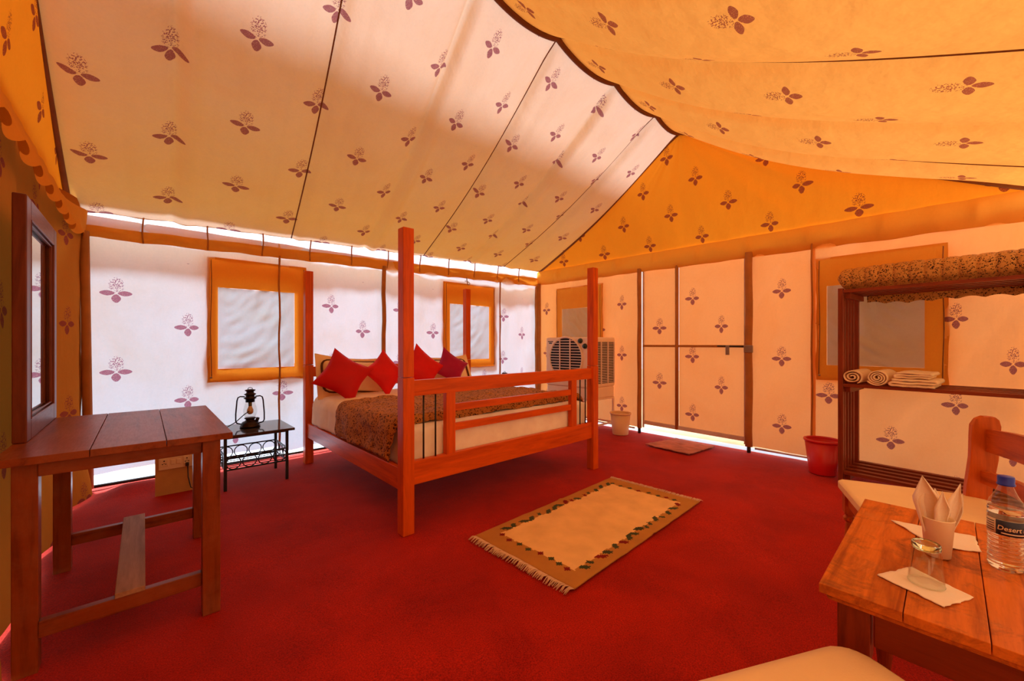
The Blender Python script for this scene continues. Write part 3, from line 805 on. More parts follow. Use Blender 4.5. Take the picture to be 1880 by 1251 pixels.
def drape(name, x0, x1, y0f, y1, top, hangl, hangr, mat, label, cat, seed, thick, amp=0.008, footdrop=0.0, nx=120, ny=70):
    """cloth laid over the mattress: flat on top, rounded over both long edges, hanging hl / hr down them"""
    b = MB(); rc = 0.05
    wl_, wr_ = hangl, hangr; W_ = x1 - x0; tot = wl_ + W_ + wr_
    def P(s, t):
        a = s * tot; y0_ = y0f(s); y = lerp(y0_, y1, t)
        if a < wl_: x, z, nrm = x0, top - rc - (wl_ - a), Vector((-1, 0, 0.0))
        elif a > wl_ + W_: x, z, nrm = x1, top - rc - (a - wl_ - W_), Vector((1, 0, 0.0))
        else:
            q = a - wl_; e = min(q, W_ - q)
            if e < rc * 1.57:
                th = e / rc; x = rc - rc * cos(th); z = top - rc + rc * sin(th); nx_ = -cos(th); nz_ = sin(th)
            else:
                x = rc + (e - rc * 1.57) * (W_ / 2 - rc) / (W_ / 2 - rc * 1.57); z = top; nx_, nz_ = 0.0, 1.0
            if q < W_ - q: x = x0 + x; nrm = Vector((nx_, 0, nz_))
            else: x = x1 - x; nrm = Vector((-nx_, 0, nz_))
        w = amp * N(a * 5, y * 5, seed) + amp * 0.6 * N(a * 13, y * 11, seed + 2) + amp * 0.4 * abs(N(a * 22, y * 20, seed + 5))
        if a < wl_: w += 0.018 * abs(N(y * 9, 0.5, seed)) * (1 - a / max(wl_, 1e-3)) + 0.01
        et = min(1, t / 0.035, 1.0); z -= footdrop * (1 - et) ** 2
        w -= thick * 0.0
        w += thick * (min(1, t / 0.03, (1 - t) / 0.03) ** 0.5) * 0.7
        return (x + nrm.x * w, y, z + nrm.z * w)
    b.grid(P, lin(0, 1, nx), lin(0, 1, ny))
    o = b.build(name, mat, None, smooth=True, loc=((x0 + x1) / 2, (y0f(.5) + y1) / 2, top), fix=False, solid=0.006)
    return tag(o, label, cat)
drape('bed_sheet', 1.248, 3.152, lambda s: 3.36, 4.22, MZ + 0.012, 0.20, 0.20, M['sheet'], 'cream bedsheet folded back at the pillow end of the bed', 'bedsheet', 2.0, 0.03, 0.008)
drape('quilt', 1.222, 3.165, lambda s: 2.43 + (0.10 * exp(-(s / 0.10) ** 2)), 3.50, MZ + 0.034, 0.205, 0.12, M['leopard'], 'brown leopard-print plush quilt spread over the bed', 'quilt', 5.0, 0.03, 0.02, 0.03, 150, 110)

def cushion_mb(s, t, n=22, pinch=0.16, pw_=2.2):
    """square cushion in its own plane (x, z), thickness along y; corners drawn to points"""
    b = MB()
    for sg in (-1, 1):
        def P(u, v):
            pu = u * (1 - pinch * (1 - v * v) * u * u) if True else u
            qu = u * (1 - pinch * (1 - abs(v) ** 1.5)); qv = v * (1 - pinch * (1 - abs(u) ** 1.5))
            h = t * ((1 - abs(u) ** pw_) * (1 - abs(v) ** pw_)) ** 0.55
            h += 0.004 * N(u * 3 + s, v * 3, t * 40 + sg)
            return (qu * s, sg * max(h, 0.002), qv * s)
        b.grid(P, lin(-1, 1, n), lin(-1, 1, n))
    return b
def cushion(name, mat, label, c, s, t, spin, lean, yaw, cat='cushion', group=None):
    b = cushion_mb(s, t); o = b.build(name, mat, None, smooth=True, loc=(0, 0, 0))
    o.matrix_world = Matrix.Translation(c) @ Matrix.Rotation(R(yaw), 4, 'Z') @ Matrix.Rotation(R(lean), 4, 'X') @ Matrix.Rotation(R(spin), 4, 'Y')
    return tag(o, label, cat, group)
cushion('cushion', M['red1'], 'dark red satin cushion at the left side of the bed', (1.39, 3.86, 0.895), 0.205, 0.07, 33, -22, -8, group='scatter cushions on the bed')
cushion('cushion', M['red2'], 'bright red satin cushion second from the left on the bed', (1.83, 3.92, 0.90), 0.185, 0.07, 52, -22, 6, group='scatter cushions on the bed')
cushion('cushion', M['red2'], 'bright red satin cushion beside the magenta one', (2.25, 3.90, 0.93), 0.205, 0.075, 42, -20, 4, group='scatter cushions on the bed')
cushion('cushion', M['magenta'], 'magenta satin cushion at the right end of the row on the bed', (2.66, 3.96, 0.92), 0.185, 0.07, 36, -22, 0, group='scatter cushions on the bed')
def pillow(c, label, lean, yaw, roll=0):
    root = thing('pillow', label, 'pillow', c, 'bed pillows')
    b = MB(); n = 24
    for sg in (-1, 1):
        b.grid(lambda u, v: (u * 0.33 * (1 - .05 * (1 - v * v)), sg * max(0.075 * ((1 - abs(u) ** 2.4) * (1 - abs(v) ** 2.4)) ** 0.5 + 0.003 * N(u * 4, v * 4, sg), 0.003), v * 0.19 * (1 - .12 * (1 - u * u))), lin(-1, 1, n), lin(-1, 1, n))
    MBo = b
    o = MBo.build('pillow_body', M['pillow'], None, smooth=True); o.parent = root
    f = MB()
    for sg in (-1, 1):
        f.grid(lambda u, v: (u, sg * 0.005 + 0.004 * N(u * 9, v * 9), v * (1 - 0.16 * (1 - (u / 0.375) ** 2))), with_breaks(-0.375, 0.375, 0.04, [-0.325, 0.325]), with_breaks(-0.24, 0.24, 0.03, [-0.185, 0.185]), None, [(-0.325, 0.325, -0.185, 0.185)])
    o2 = f.build('pillow_flange', M['pillow'], None, smooth=True); o2.parent = root
    pts = []
    for a in lin(0, 2 * pi, 61)[:-1]:
        ca, sa = cos(a), sin(a); k = (abs(ca) ** 6 + abs(sa) ** 6) ** (-1 / 6.0)
        pts.append((0.325 * ca * k, -0.016, 0.185 * sa * k * (1 - 0.14 * (1 - (ca * k) ** 2))))
    p = MB(); p.tube(pts, 0.011, 6, closed=True); p2 = p.build('pillow_band', M['piping'], None, smooth=True); p2.parent = root; p2['label'] = 'brown band around the pillow'
    root.matrix_world = Matrix.Translation(c) @ Matrix.Rotation(R(yaw), 4, 'Z') @ Matrix.Rotation(R(lean), 4, 'X') @ Matrix.Rotation(R(roll), 4, 'Y')
    return root
pillow((1.60, 4.14, 0.855), 'cream pillow with brown band behind the two left cushions', -24, 4, 5)
pillow((2.70, 4.16, 0.84), 'cream pillow half hidden behind the magenta cushion', -26, -3)

# ---- iron side tables with stone tops
def side_table():
    X0, X1, Y0, Y1 = 0.487, 0.935, 3.97, 4.385
    t = thing('side_table', 'black wrought-iron side table with dark stone top left of the bed', 'side table', (0.711, 4.178, 0), 'iron bedside tables')
    b = MB(); b.box(0.435, 0.985, 3.91, 4.445, 0.436, 0.457); b.build('table_top', M['granite'], t, bevel=0.003)
    for x in (X0, X1):
        for y in (Y0, Y1):
            bbox('leg', x - .011, x + .011, y - .011, y + .011, 0, 0.437, M['black_iron'], t, 0.002)
    b = MB()
    for y in (Y0, Y1): b.bar((X0, y, 0.428), (X1, y, 0.428), 0.016, 0.016)
    for x in (X0, X1): b.bar((x, Y0, 0.428), (x, Y1, 0.428), 0.016, 0.016)
    b.build('top_frame', M['black_iron'], t)
    for y, z in ((Y0, 0.275), (Y0, 0.165), (Y1, 0.275), (Y1, 0.165)):
        b = MB(); b.bar((X0, y, z), (X1, y, z), 0.010, 0.010); b.build('rail', M['black_iron'], t)
    for x in (X0, X1):
        for z in (0.275, 0.165):
            b = MB(); b.bar((x, Y0, z), (x, Y1, z), 0.010, 0.010); b.build('rail', M['black_iron'], t)
    def ring(c, ax):
        b = MB(); pts = []
        for k in range(28):
            a = 2 * pi * k / 28; d = 0.050
            pts.append((c[0] + d * cos(a) * (ax == 'x'), c[1] + d * cos(a) * (ax == 'y'), c[2] + d * sin(a)))
        b.tube(pts, 0.0045, 6, closed=True); b.build('ring', M['black_iron'], t, smooth=True)
    for k in range(4):
        x = X0 + (k + 0.5) * (X1 - X0) / 4
        ring((x, Y0, 0.22), 'x'); ring((x, Y1, 0.22), 'x')
    for k in range(3):
        y = Y0 + (k + 0.5) * (Y1 - Y0) / 3
        ring((X0, y, 0.22), 'y'); ring((X1, y, 0.22), 'y')
    for k in range(7):
        y = Y0 + (k + 0.5) * (Y1 - Y0) / 7
        b = MB(); b.bar((X0, y, 0.162), (X1, y, 0.162), 0.008, 0.006); b.build('shelf_bar', M['black_iron'], t)
    return t
st1 = side_table()
st2 = copy_tree(st1); st2.location = (3.73, 4.178, 0); st2['label'] = 'black iron side table hidden behind the far side of the bed'

def lantern():
    c = (0.70, 4.22, 0.458)
    t = thing('hurricane_lantern', 'dark bronze hurricane lantern with a bulb on the left bedside table', 'lantern', c, 'bedside lanterns')
    b = MB(); b.lathe([(0.0, 0), (0.075, 0.0), (0.080, 0.008), (0.074, 0.016), (0.070, 0.030), (0.060, 0.045), (0.040, 0.055), (0.032, 0.065), (0.042, 0.072), (0.046, 0.078), (0.040, 0.084), (0, 0.084)], c, 32)
    b.build('fuel_tank', M['lantern'], t, smooth=True)
    b = MB(); b.tube([(c[0] + .045, c[1] - .02, c[2] + .045), (c[0] + .056, c[1] - .025, c[2] + .078)], 0.014, 12); b.build('filler_cap', M['lantern'], t, smooth=True)
    b = MB(); b.lathe([(0.034, 0.084), (0.044, 0.10), (0.052, 0.125), (0.053, 0.145), (0.047, 0.175), (0.038, 0.205), (0.033, 0.222)], c, 32); b.f = b.f[:-2]; b.mi = b.mi[:-2]
    b.build('glass_globe', M['globe'], t, smooth=True)
    b = MB(); b.lathe([(0, 0.110), (0.012, 0.112), (0.022, 0.122), (0.026, 0.138), (0.024, 0.154), (0.015, 0.175), (0.012, 0.190), (0, 0.192)], c, 24); bu = b.build('bulb', M['bulb'], t, smooth=True)
    b = MB(); b.lathe([(0.014, 0.186), (0.014, 0.222), (0, 0.223)], c, 16); b.build('bulb_socket', M['lantern'], bu, smooth=True)
    b = MB(); b.lathe([(0.036, 0.220), (0.036, 0.245), (0.048, 0.252), (0.050, 0.258), (0.034, 0.266), (0.034, 0.280), (0.045, 0.286), (0.046, 0.292), (0.030, 0.300), (0.028, 0.312), (0.040, 0.322), (0.041, 0.328), (0.02, 0.334), (0, 0.335)], c, 28)
    b.build('chimney', M['lantern'], t, smooth=True)
    b = MB(); b.tube([(c[0] - .018, c[1], c[2] + .332), (c[0] - .014, c[1], c[2] + .345), (c[0], c[1], c[2] + .350), (c[0] + .014, c[1], c[2] + .345), (c[0] + .018, c[1], c[2] + .332)], 0.003, 6)
    b.build('hanging_ring', M['lantern'], t, smooth=True)
    for s in (-1, 1):
        b = MB(); pr = [(.040, .268), (.075, .272), (.092, .262), (.099, .235), (.108, .12), (.108, .055), (.098, .036), (.07, .028)]
        b.tube([(c[0] + s * r * .95, c[1] - s * r * 0.30, c[2] + z) for r, z in pr], 0.0055, 8); b.build('side_tube', M['lantern'], t, smooth=True)
    return t
l1 = lantern()
l2 = copy_tree(l1); l2.location = (3.73, 4.22, 0.458); l2['label'] = 'lantern seen only by its dark top beyond the bed, beside the far bedpost'
b = MB(); b.tube([(0.69, 4.20, 0.60), (0.65, 4.19, 0.575), (0.585, 4.185, 0.515), (0.50, 4.18, 0.47), (0.42, 4.17, 0.455), (0.405, 4.17, 0.40), (0.40, 4.17, 0.2), (0.38, 4.17, 0.012), (0.33, 4.12, 0.010), (0.28, 4.14, 0.04), (0.265, 4.155, 0.12), (0.262, 4.165, 0.215)], 0.004, 6)
tag(b.build('power_cable', M['black_iron'], None, smooth=True, loc=(0.5, 4.2, 0.47)), 'thin black cable running from the lantern to the socket board', 'cable')

# ---- socket board
sb = thing('socket_board', 'plywood board with a cream socket plate standing near the back wall', 'socket board', (0.19, 4.21, 0))
bbox('board', 0.065, 0.315, 4.195, 4.215, 0.0, 0.36, M['ply'], sb, 0.002)
bbox('foot', 0.12, 0.26, 4.215, 4.30, 0.0, 0.02, M['ply'], sb, 0.002)
pl = bbox('switch_plate', 0.085, 0.30, 4.180, 4.196, 0.202, 0.312, M['plate'], sb, 0.004)
for x in (0.118, 0.258):
    so = bbox('socket', x - .024, x + .024, 4.176, 4.181, 0.229, 0.287, M['plate'], pl, 0.002)
for x in (0.118, 0.258):
    b = MB()
    for dx, dz, r in ((0, .016, .005), (-.010, -.008, .004), (.010, -.008, .004), (0, -.002, .003)):
        b.lathe([(0, 0), (r, 0), (r, -0.003), (0, -0.003)], (x + dx, 4.1765, 0.257 + dz), 10, 'y')
    b.build('socket_holes', M['dark'], pl)
for x in (0.170, 0.206):
    bbox('rocker_switch', x - .013, x + .013, 4.174, 4.181, 0.239, 0.277, M['plate'], pl, 0.003)
bbox('plug', 0.248, 0.270, 4.155, 4.177, 0.209, 0.239, M['black_iron'], sb, 0.004)

# ---- dressing table
dt = thing('dressing_table', 'red-brown wooden dressing table with three-board top and grey footrest plank', 'table', (-0.03, 2.72, 0))
DX, DY, DZ = wood('desk', 'x'), wood('desk', 'y'), wood('desk', 'z')
xs = [-0.385, -0.15, 0.07, 0.297]
for i in range(3):
    bbox('top_board', xs[i] + .001, xs[i + 1] - .001, 2.185, 3.255, 0.772, 0.80, DY, dt, 0.002)
for (x, y) in ((-0.315, 2.275), (0.222, 2.245), (-0.315, 3.165), (0.256, 3.165)):
    bbox('leg', x - .032, x + .032, y - .032, y + .032, 0.0, 0.772, DZ, dt, 0.003)
bbox('apron', -0.283, 0.19, 2.235, 2.258, 0.716, 0.772, DX, dt)
bbox('apron', -0.283, 0.224, 3.155, 3.178, 0.716, 0.772, DX, dt)
bbox('apron', -0.327, -0.304, 2.307, 3.133, 0.716, 0.772, DY, dt)
bbox('apron', 0.212, 0.235, 2.277, 3.133, 0.716, 0.772, DY, dt)
bbox('stretcher', -0.283, 0.19, 2.24, 2.275, 0.125, 0.185, DX, dt)
bbox('stretcher', -0.283, 0.224, 3.148, 3.183, 0.125, 0.185, DX, dt)
o = bbox('footrest_plank', -0.085, 0.005, 2.235, 3.19, 0.186, 0.206, wood('bare', 'y'), dt, 0.002); o['label'] = 'bare grey-brown footrest plank'

# ---- mirror standing on the dressing table
mr = thing('dressing_mirror', 'tall dark wood framed mirror standing on the dressing table', 'mirror', (-0.36, 2.88, 0.801))
MXY, MXZ = wood('mirror', 'y'), wood('mirror', 'z')
mx0, mx1, my0, my1, mz0, mz1 = -0.385, -0.345, 2.50, 3.245, 0.801, 1.80
fw = 0.085
bbox('frame_stile', mx0, mx1, my0, my0 + fw, mz0, mz1, MXZ, mr, 0.005)
bbox('frame_stile', mx0, mx1, my1 - fw, my1, mz0, mz1, MXZ, mr, 0.005)
bbox('frame_rail', mx0, mx1, my0 + fw, my1 - fw, mz0, mz0 + fw, MXY, mr, 0.005)
bbox('frame_rail', mx0, mx1, my0 + fw, my1 - fw, mz1 - fw, mz1, MXY, mr, 0.005)
b = MB()
for e in (0.0, 0.012):
    a0, a1, c0, c1 = my0 + fw + e, my1 - fw - e, mz0 + fw + e, mz1 - fw - e
    b.tube([(mx1 - .004 - e * .6, a0, c0), (mx1 - .004 - e * .6, a1, c0), (mx1 - .004 - e * .6, a1, c1), (mx1 - .004 - e * .6, a0, c1)], 0.006, 6, closed=True)
b.build('frame_moulding', MXZ, mr)
bbox('mirror_glass', mx0 + .012, mx0 + .018, my0 + fw - .005, my1 - fw + .005, mz0 + fw - .005, mz1 - fw + .005, M['mirror'], mr, 0)

# ---- air cooler
ac = thing('air_cooler', 'cream air cooler with round louvred grille on a metal stand in the corner', 'air cooler', (4.5, 3.55, 0))
cx0, cx1, cy0, cy1, cz0, cz1 = 4.27, 4.87, 3.17, 3.93, 0.46, 1.285
bbox('body', cx0, cx1, cy0, cy1, cz0 + 0.15, cz1, M['cooler'], ac, 0.02)
tk = bbox('water_tank', cx0 + .01, cx1 - .01, cy0 + .01, cy1 - .01, cz0, cz0 + 0.15, M['cooler'], ac, 0.015)
gc = (cx0, 3.565, 1.0); gr_ = 0.275
b = MB(); b.lathe([(0, -0.002), (gr_, -0.002), (gr_, 0.004), (0, 0.004)], gc, 48, 'x'); fan = b.build('fan_shade_disc', M['dark'], ac)  # dark disc on the closed face, in place of a shaded recess
b = MB(); b.tube([(cx0 - .004, gc[1] + (gr_ + .012) * cos(a), gc[2] + (gr_ + .012) * sin(a)) for a in lin(0, 2 * pi, 65)[:-1]], 0.014, 10, closed=True); b.build('grille_ring', M['cooler'], fan, smooth=True)
for k in range(14):
    z = gc[2] - gr_ + (k + 1) * 2 * gr_ / 15; w = sqrt(max(0.0, gr_ ** 2 - (z - gc[2]) ** 2))
    b = MB(); b.bar((cx0 - .012, gc[1] - w, z), (cx0 - .012, gc[1] + w, z), 0.008, 0.010); b.build('louver', M['louver'], fan)
for y in (gc[1] - 0.09, gc[1] + 0.09):
    w = sqrt(gr_ ** 2 - 0.09 ** 2); b = MB(); b.bar((cx0 - .018, y, gc[2] - w), (cx0 - .018, y, gc[2] + w), 0.012, 0.012); b.build('grille_bar', M['louver'], fan)
for y, z in ((3.31, 1.235), (3.235, 1.165)):
    b = MB(); b.lathe([(0, -0.03), (0.026, -0.028), (0.034, -0.01), (0.036, 0.0), (0, 0.001)], (cx0, y, z), 20, 'x'); b.build('knob', M['teal'], ac, smooth=True)
# small two-line emblem, top left of the face
b = MB()
for k in range(8): b.box(cx0 - .003, cx0, 3.888 - k * .012 - .008, 3.888 - k * .012, 1.222, 1.234)
for k in range(4): b.box(cx0 - .003, cx0, 3.870 - k * .014 - .011, 3.870 - k * .014, 1.196, 1.212)
b.build('emblem', M['teal'], ac)
b = MB(); b.box(cx0 + .10, cx1 - .04, cy0 - .003, cy0 + .003, 0.66, 1.22); sg = b.build('side_shade_panel', M['dark'], ac)  # dark sheet on the closed side, shade painted instead of a recess
for k in range(24):
    z = 0.665 + (k + .5) * 0.55 / 24
    b = MB(); b.bar((cx0 + .10, cy0 - .006, z), (cx1 - .04, cy0 - .006, z), 0.012, 0.008); b.build('side_louver', M['louver'], sg)
for x in (cx0 + .10, cx0 + .255, cx0 + .41, cx1 - .04):
    b = MB(); b.bar((x, cy0 - .010, 0.655), (x, cy0 - .010, 1.225), 0.014, 0.012); b.build('side_bar', M['louver'], sg)
for x in (cx0 + .02, cx1 - .02):
    for y in (cy0 + .02, cy1 - .02):
        bbox('stand_leg', x - .012, x + .012, y - .012, y + .012, 0.0, cz0, M['cooler'], ac, 0.002)
b = MB()
for z in (0.10, cz0 - .012):
    for y in (cy0 + .02, cy1 - .02): b.bar((cx0 + .02, y, z), (cx1 - .02, y, z), 0.02, 0.024)
    for x in (cx0 + .02, cx1 - .02): b.bar((x, cy0 + .02, z), (x, cy1 - .02, z), 0.02, 0.024)
b.build('stand_frame', M['cooler'], ac)

# ---- bins
def tub(name, c, r0, r1, h, mat, label, cat):
    t = thing(name, label, cat, c)
    b = MB(); b.lathe([(0, 0), (r0, 0.0), (r0 + .004, 0.01), (r1, h - .02), (r1 - .008, h - .02), (r0 - .004, 0.012), (0, 0.012)], c, 40); b.build('body', mat, t, smooth=True)
    b = MB(); b.lathe([(r1 - .008, h - .02), (r1 + .006, h - .02), (r1 + .010, h - .012), (r1 + .008, h), (r1 - .006, h), (r1 - .009, h - .012), (r1 - .008, h - .02)], c, 40); b.f = [f for f in b.f if len(f) == 4]; b.mi = b.mi[:len(b.f)]
    b.build('rim', mat, t, smooth=True); return t
tub('waste_bin', (4.64, 2.94, 0.004), 0.098, 0.128, 0.285, M['bin'], 'round cream plastic waste bin beside the air cooler', 'bin')
tub('bucket', (4.60, 0.79, 0.006), 0.098, 0.135, 0.315, M['bucket'], 'red plastic bucket on the carpet by the rack', 'bucket')

# ---- doormat: thin woven mat with ragged ends
dm = MB()
dmc = [(4.319, 2.40), (4.276, 1.872), (4.80, 1.815), (4.87, 2.30)]
def PDM(u, v):
    a = Vector(dmc[0]).lerp(Vector(dmc[1]), u); c = Vector(dmc[3]).lerp(Vector(dmc[2]), u); p = a.lerp(c, v)
    e = 0.012 * N(u * 14, 1.0) if v in (0, 1) else 0
    z = 0.022 + 0.006 * N(u * 6, v * 9) + 0.004 * abs(N(u * 40, v * 40))
    return (p.x + e, p.y + (0.012 * N(v * 14, 7) if u in (0, 1) else 0), z)
dm.grid(PDM, lin(0, 1, 50), lin(0, 1, 50))
tag(dm.build('doormat', M['mat'], None, smooth=True, fix=False, loc=(4.57, 2.1, 0.008), solid=0.012), 'small pinkish woven doormat in front of the door', 'doormat')

# ---- rug: woven cell by cell
rg = thing('rug', 'cream rug with ochre border and fringed ends on the red carpet', 'rug', (2.28, 1.62, 0))
RC = [Vector((1.505, 1.975)), Vector((1.53, 1.225)), Vector((3.065, 1.265)), Vector((3.02, 2.02))]
NU, NV = 176, 86
def PR(u, v):
    p = RC[1].lerp(RC[2], u).lerp(RC[0].lerp(RC[3], u), v)
    z = 0.014 + 0.003 * N(u * 4, v * 3) + 0.006 * exp(-((u - 0.53 - 0.01 * v) / 0.012) ** 2) + 0.004 * exp(-((u - 0.28) / 0.03) ** 2)
    return (p.x + 0.003 * N(v * 9, 3) * (u in (0, 1)), p.y + 0.004 * N(u * 12, 8) * (v in (0, 1)), z)
b = MB(); b.grid(PR, lin(0, 1, NU + 1), lin(0, 1, NV + 1))
cells = [[0] * NU for _ in range(NV)]
rr = random.Random(3); per = []
L_, S_ = 1.53, 0.75
for j in range(NV):
    for i in range(NU):
        x = (i + .5) / NU * L_; y = (j + .5) / NV * S_
        jag = 0.006 * ((i // 5 + j // 5) % 2) + 0.005 * N(x * 30, y * 30)
        m_ = min(x, L_ - x, y + 0.035, S_ - y + 0.035) 
        if m_ > 0.125 + jag: cells[j][i] = 1
def stamp(ci, cj, col, slant, n=3, long=6):
    for k in range(-long, long + 1):
        for q in range(-n, n + 1):
            if abs(k) / long + abs(q) / n * 0.7 <= 1.1:
                i = ci + k; j = cj + q + (slant * k) // 2
                if 0 <= i < NU and 0 <= j < NV: cells[j][i] = col
e_i = int(0.118 / L_ * NU); e_j = int(0.086 / S_ * NV)
k = e_i + 8
while k < NU - e_i - 6:
    stamp(k, e_j + rr.choice((-1, 0, 1)), rr.choice((2, 3, 3)), rr.choice((-1, 1)), 2, rr.choice((2, 3, 4)))
    stamp(k + 2, NV - e_j + rr.choice((-1, 0, 1)), rr.choice((2, 3, 3)), rr.choice((-1, 1)), 2, rr.choice((2, 3, 4)))
    k += rr.choice((7, 9, 11))
k = e_j + 5
while k < NV - e_j - 3:
    stamp(e_i + rr.choice((-1, 0, 1)), k, rr.choice((2, 2, 3)), 0, 2, 2); stamp(NU - e_i + rr.choice((-1, 0, 1)), k + 2, rr.choice((2, 3)), 0, 2, 2)
    k += rr.choice((7, 9))
b.mi = [cells[j][i] for j in range(NV) for i in range(NU)]
b.build('woven_field', M['rugs'], rg, smooth=True, fix=False, solid=0.008)
for end in (0, 1):
    f = MB(); r2 = random.Random(5 + end)
    for q in range(150):
        v_ = (q + .5) / 150; p = Vector(PR(end, v_)); s = -1 if end == 0 else 1; l = 0.045 + r2.random() * 0.018
        d1 = r2.uniform(-.012, .012); z1 = p.z
        f.tube([p + Vector((-s * .003, 0, 0)), p + Vector((s * l * .5, d1 * .5, 0.004 + r2.random() * .006)), p + Vector((s * l, d1, -0.006))], [0.0028, 0.003, 0.0016], 4)
    fo = f.build('fringe', M['fringe'], rg, smooth=True); fo['kind'] = 'stuff'

# ---- slatted rack along the right wall
rk = thing('slatted_rack', 'dark red wooden rack of slatted shelves along the right wall', 'rack', (4.33, 0.64, 0))
RX, RY, RZ = wood('rack', 'x'), wood('rack', 'y'), wood('rack', 'z')
rx0, rx1, ry0, ry1 = 4.33, 4.85, -0.42, 0.64
for y0 in (ry0, ry1 - .035):
    for x0 in (rx0, rx1 - .04):
        bbox('post', x0, x0 + .04, y0, y0 + .035, 0.0, 1.665, RZ, rk)
    for k in range(4):
        x0 = rx0 + .095 + k * 0.088
        bbox('end_slat', x0, x0 + .030, y0 + .008, y0 + .028, 0.10, 1.62, RZ, rk, 0.002)
for zs in (1.625, 0.835, 0.10):
    for y0 in (ry0 + .035, ry1 - .075):
        bbox('cross_rail', rx0 + .04, rx1 - .04, y0, y0 + .04, zs - .045, zs, RX, rk, 0.002)
    n = 5
    for k in range(n):
        x0 = rx0 + k * (rx1 - rx0 - .05) / (n - 1)
        bbox('shelf_slat', x0, x0 + .05, ry0 + .036 if k in (0, n - 1) else ry0 + .012, ry1 - .036 if k in (0, n - 1) else ry1 - .012, zs + .0015, zs + .028, RY, rk, 0.003)
# rolled quilt on top
b = MB(); ZT = 1.655
def PQ(a, t):
    y = lerp(0.655, -0.41, t); f = (y / 0.086) % 1.0; e = min(1, t / 0.035, (1 - t) / 0.035) ** 0.5
    pin = 1 - 0.055 * exp(-((f - 0.5) / 0.13) ** 2) + 0.03 * N(y * 6, cos(a) * 2, sin(a) * 2)
    ca, sa = cos(a), sin(a)
    rx, rz = 0.215 * pin * (0.8 + .2 * e), (0.094 + 0.012 * N(y * 2, 1)) * pin * e
    x = 4.55 + rx * (abs(ca) ** 0.7) * (1 if ca > 0 else -1); z = ZT + 0.096 + rz * (abs(sa) ** 0.75) * (1 if sa > 0 else -1)
    return (x, y, max(z, ZT))
b.grid(PQ, lin(0, 2 * pi, 49), lin(0, 1, 130))
qr = tag(b.build('folded_quilt', M['leopard_q'], None, smooth=True, fix=False, loc=(4.55, 0.13, ZT)), 'folded leopard-print quilt lying on top of the slatted rack', 'quilt')
b = MB(); b.grid(lambda u, t: (4.86 - 0.015 * sin(3 * t) + 0.006 * N(u * 9, t), u, lerp(1.72, 1.56 + 0.018 * abs(sin(u * 22)) - 0.02 * N(u * 2, 1), t)), lin(-0.40, 0.55, 90), lin(0, 1, 10))
b.build('hanging_edge', M['leopard_q'], qr, smooth=True, fix=False, solid=0.02)

# towels
def ribbon(path, th, x0, x1, name, mat, loc, wob=0.004, nx=10):
    """thick strip whose (y, z) section follows path, extruded from x0 to x1"""
    n = len(path); nor = []
    for i in range(n):
        a = Vector(path[min(i + 1, n - 1)]) - Vector(path[max(i - 1, 0)]); a.normalize(); nor.append(Vector((-a.y, a.x)))
    out = [Vector(path[i]) + nor[i] * th / 2 for i in range(n)] + [Vector(path[i]) - nor[i] * th / 2 for i in range(n - 1, -1, -1)]
    m = len(out); b = MB(); xs_ = lin(x0, x1, nx); vs = []
    for k, x in enumerate(xs_):
        for i, p in enumerate(out):
            sh = wob * N(p.x * 22 + k * .3, p.y * 22, 2); vs.append((x + 1.6 * sh * (k in (0, nx - 1)), p.x + sh * .4, p.y + sh * .5))
    fs = []
    for k in range(nx - 1):
        for i in range(m):
            j = (i + 1) % m; fs.append((k * m + i, k * m + j, (k + 1) * m + j, (k + 1) * m + i))
    for k, rev in ((0, False), (nx - 1, True)):
        for i in range(n - 1):
            q = [k * m + i, k * m + i + 1, k * m + m - 2 - i, k * m + m - 1 - i]; fs.append(tuple(q if not rev else q[::-1]))
    b.add(vs, fs); return b.build(name, mat, None, smooth=True, loc=loc)
TZ = 0.865
def roll_towel(y, r, turns, label, a0, x0, flat=1.0):
    pts = []; nn = int(turns * 26)
    for i in range(nn + 1):
        t = i / nn; a = a0 + t * turns * 2 * pi; rad = 0.008 + (r - 0.010) * t
        pts.append((y + rad * cos(a) * (1.1), TZ + r * flat + rad * sin(a) * flat))
    return tag(ribbon(pts, 0.009, x0, x0 + 0.40, 'rolled_towel', M['towel'], (x0 + .2, y, TZ), 0.006), label, 'towel', 'towels on the rack shelf')
roll_towel(0.545, 0.062, 2.6, 'loosely rolled cream towel at the left end of the middle shelf', 0.4, 4.32, 0.95)
roll_towel(0.388, 0.063, 3.6, 'tightly rolled cream towel second from the left on the shelf', 2.0, 4.31)
def fold_towel(y0, y1, z0, h, n, label, x0, seed):
    pts = []; g = h / n
    for k in range(n):
        ya, yb = (y0 + .012, y1 - .012) if k % 2 == 0 else (y1 - .012, y0 + .012)
        z = z0 + g * (k + .5)
        for t in lin(0, 1, 16): pts.append((lerp(ya, yb, t), z + 0.006 * N(lerp(ya, yb, t) * 12, k * 1.0, seed)))
        if k < n - 1:
            s = 1 if yb > ya else -1
            for a in lin(-pi / 2, pi / 2, 7)[1:-1]: pts.append((yb + s * cos(a) * g * .6, z + g / 2 + sin(a) * g / 2))
    return tag(ribbon(pts, g * 0.80, x0, x0 + 0.36, 'folded_towel', M['towel'], (x0 + .18, (y0 + y1) / 2, z0), 0.007), label, 'towel', 'towels on the rack shelf')
fold_towel(0.06, 0.315, TZ + .001, 0.062, 3, 'folded cream towel at the bottom of the pair on the shelf', 4.315, 1.0)
fold_towel(0.085, 0.29, TZ + .066, 0.05, 3, 'folded cream towel on top of the other folded towel', 4.32, 5.0)

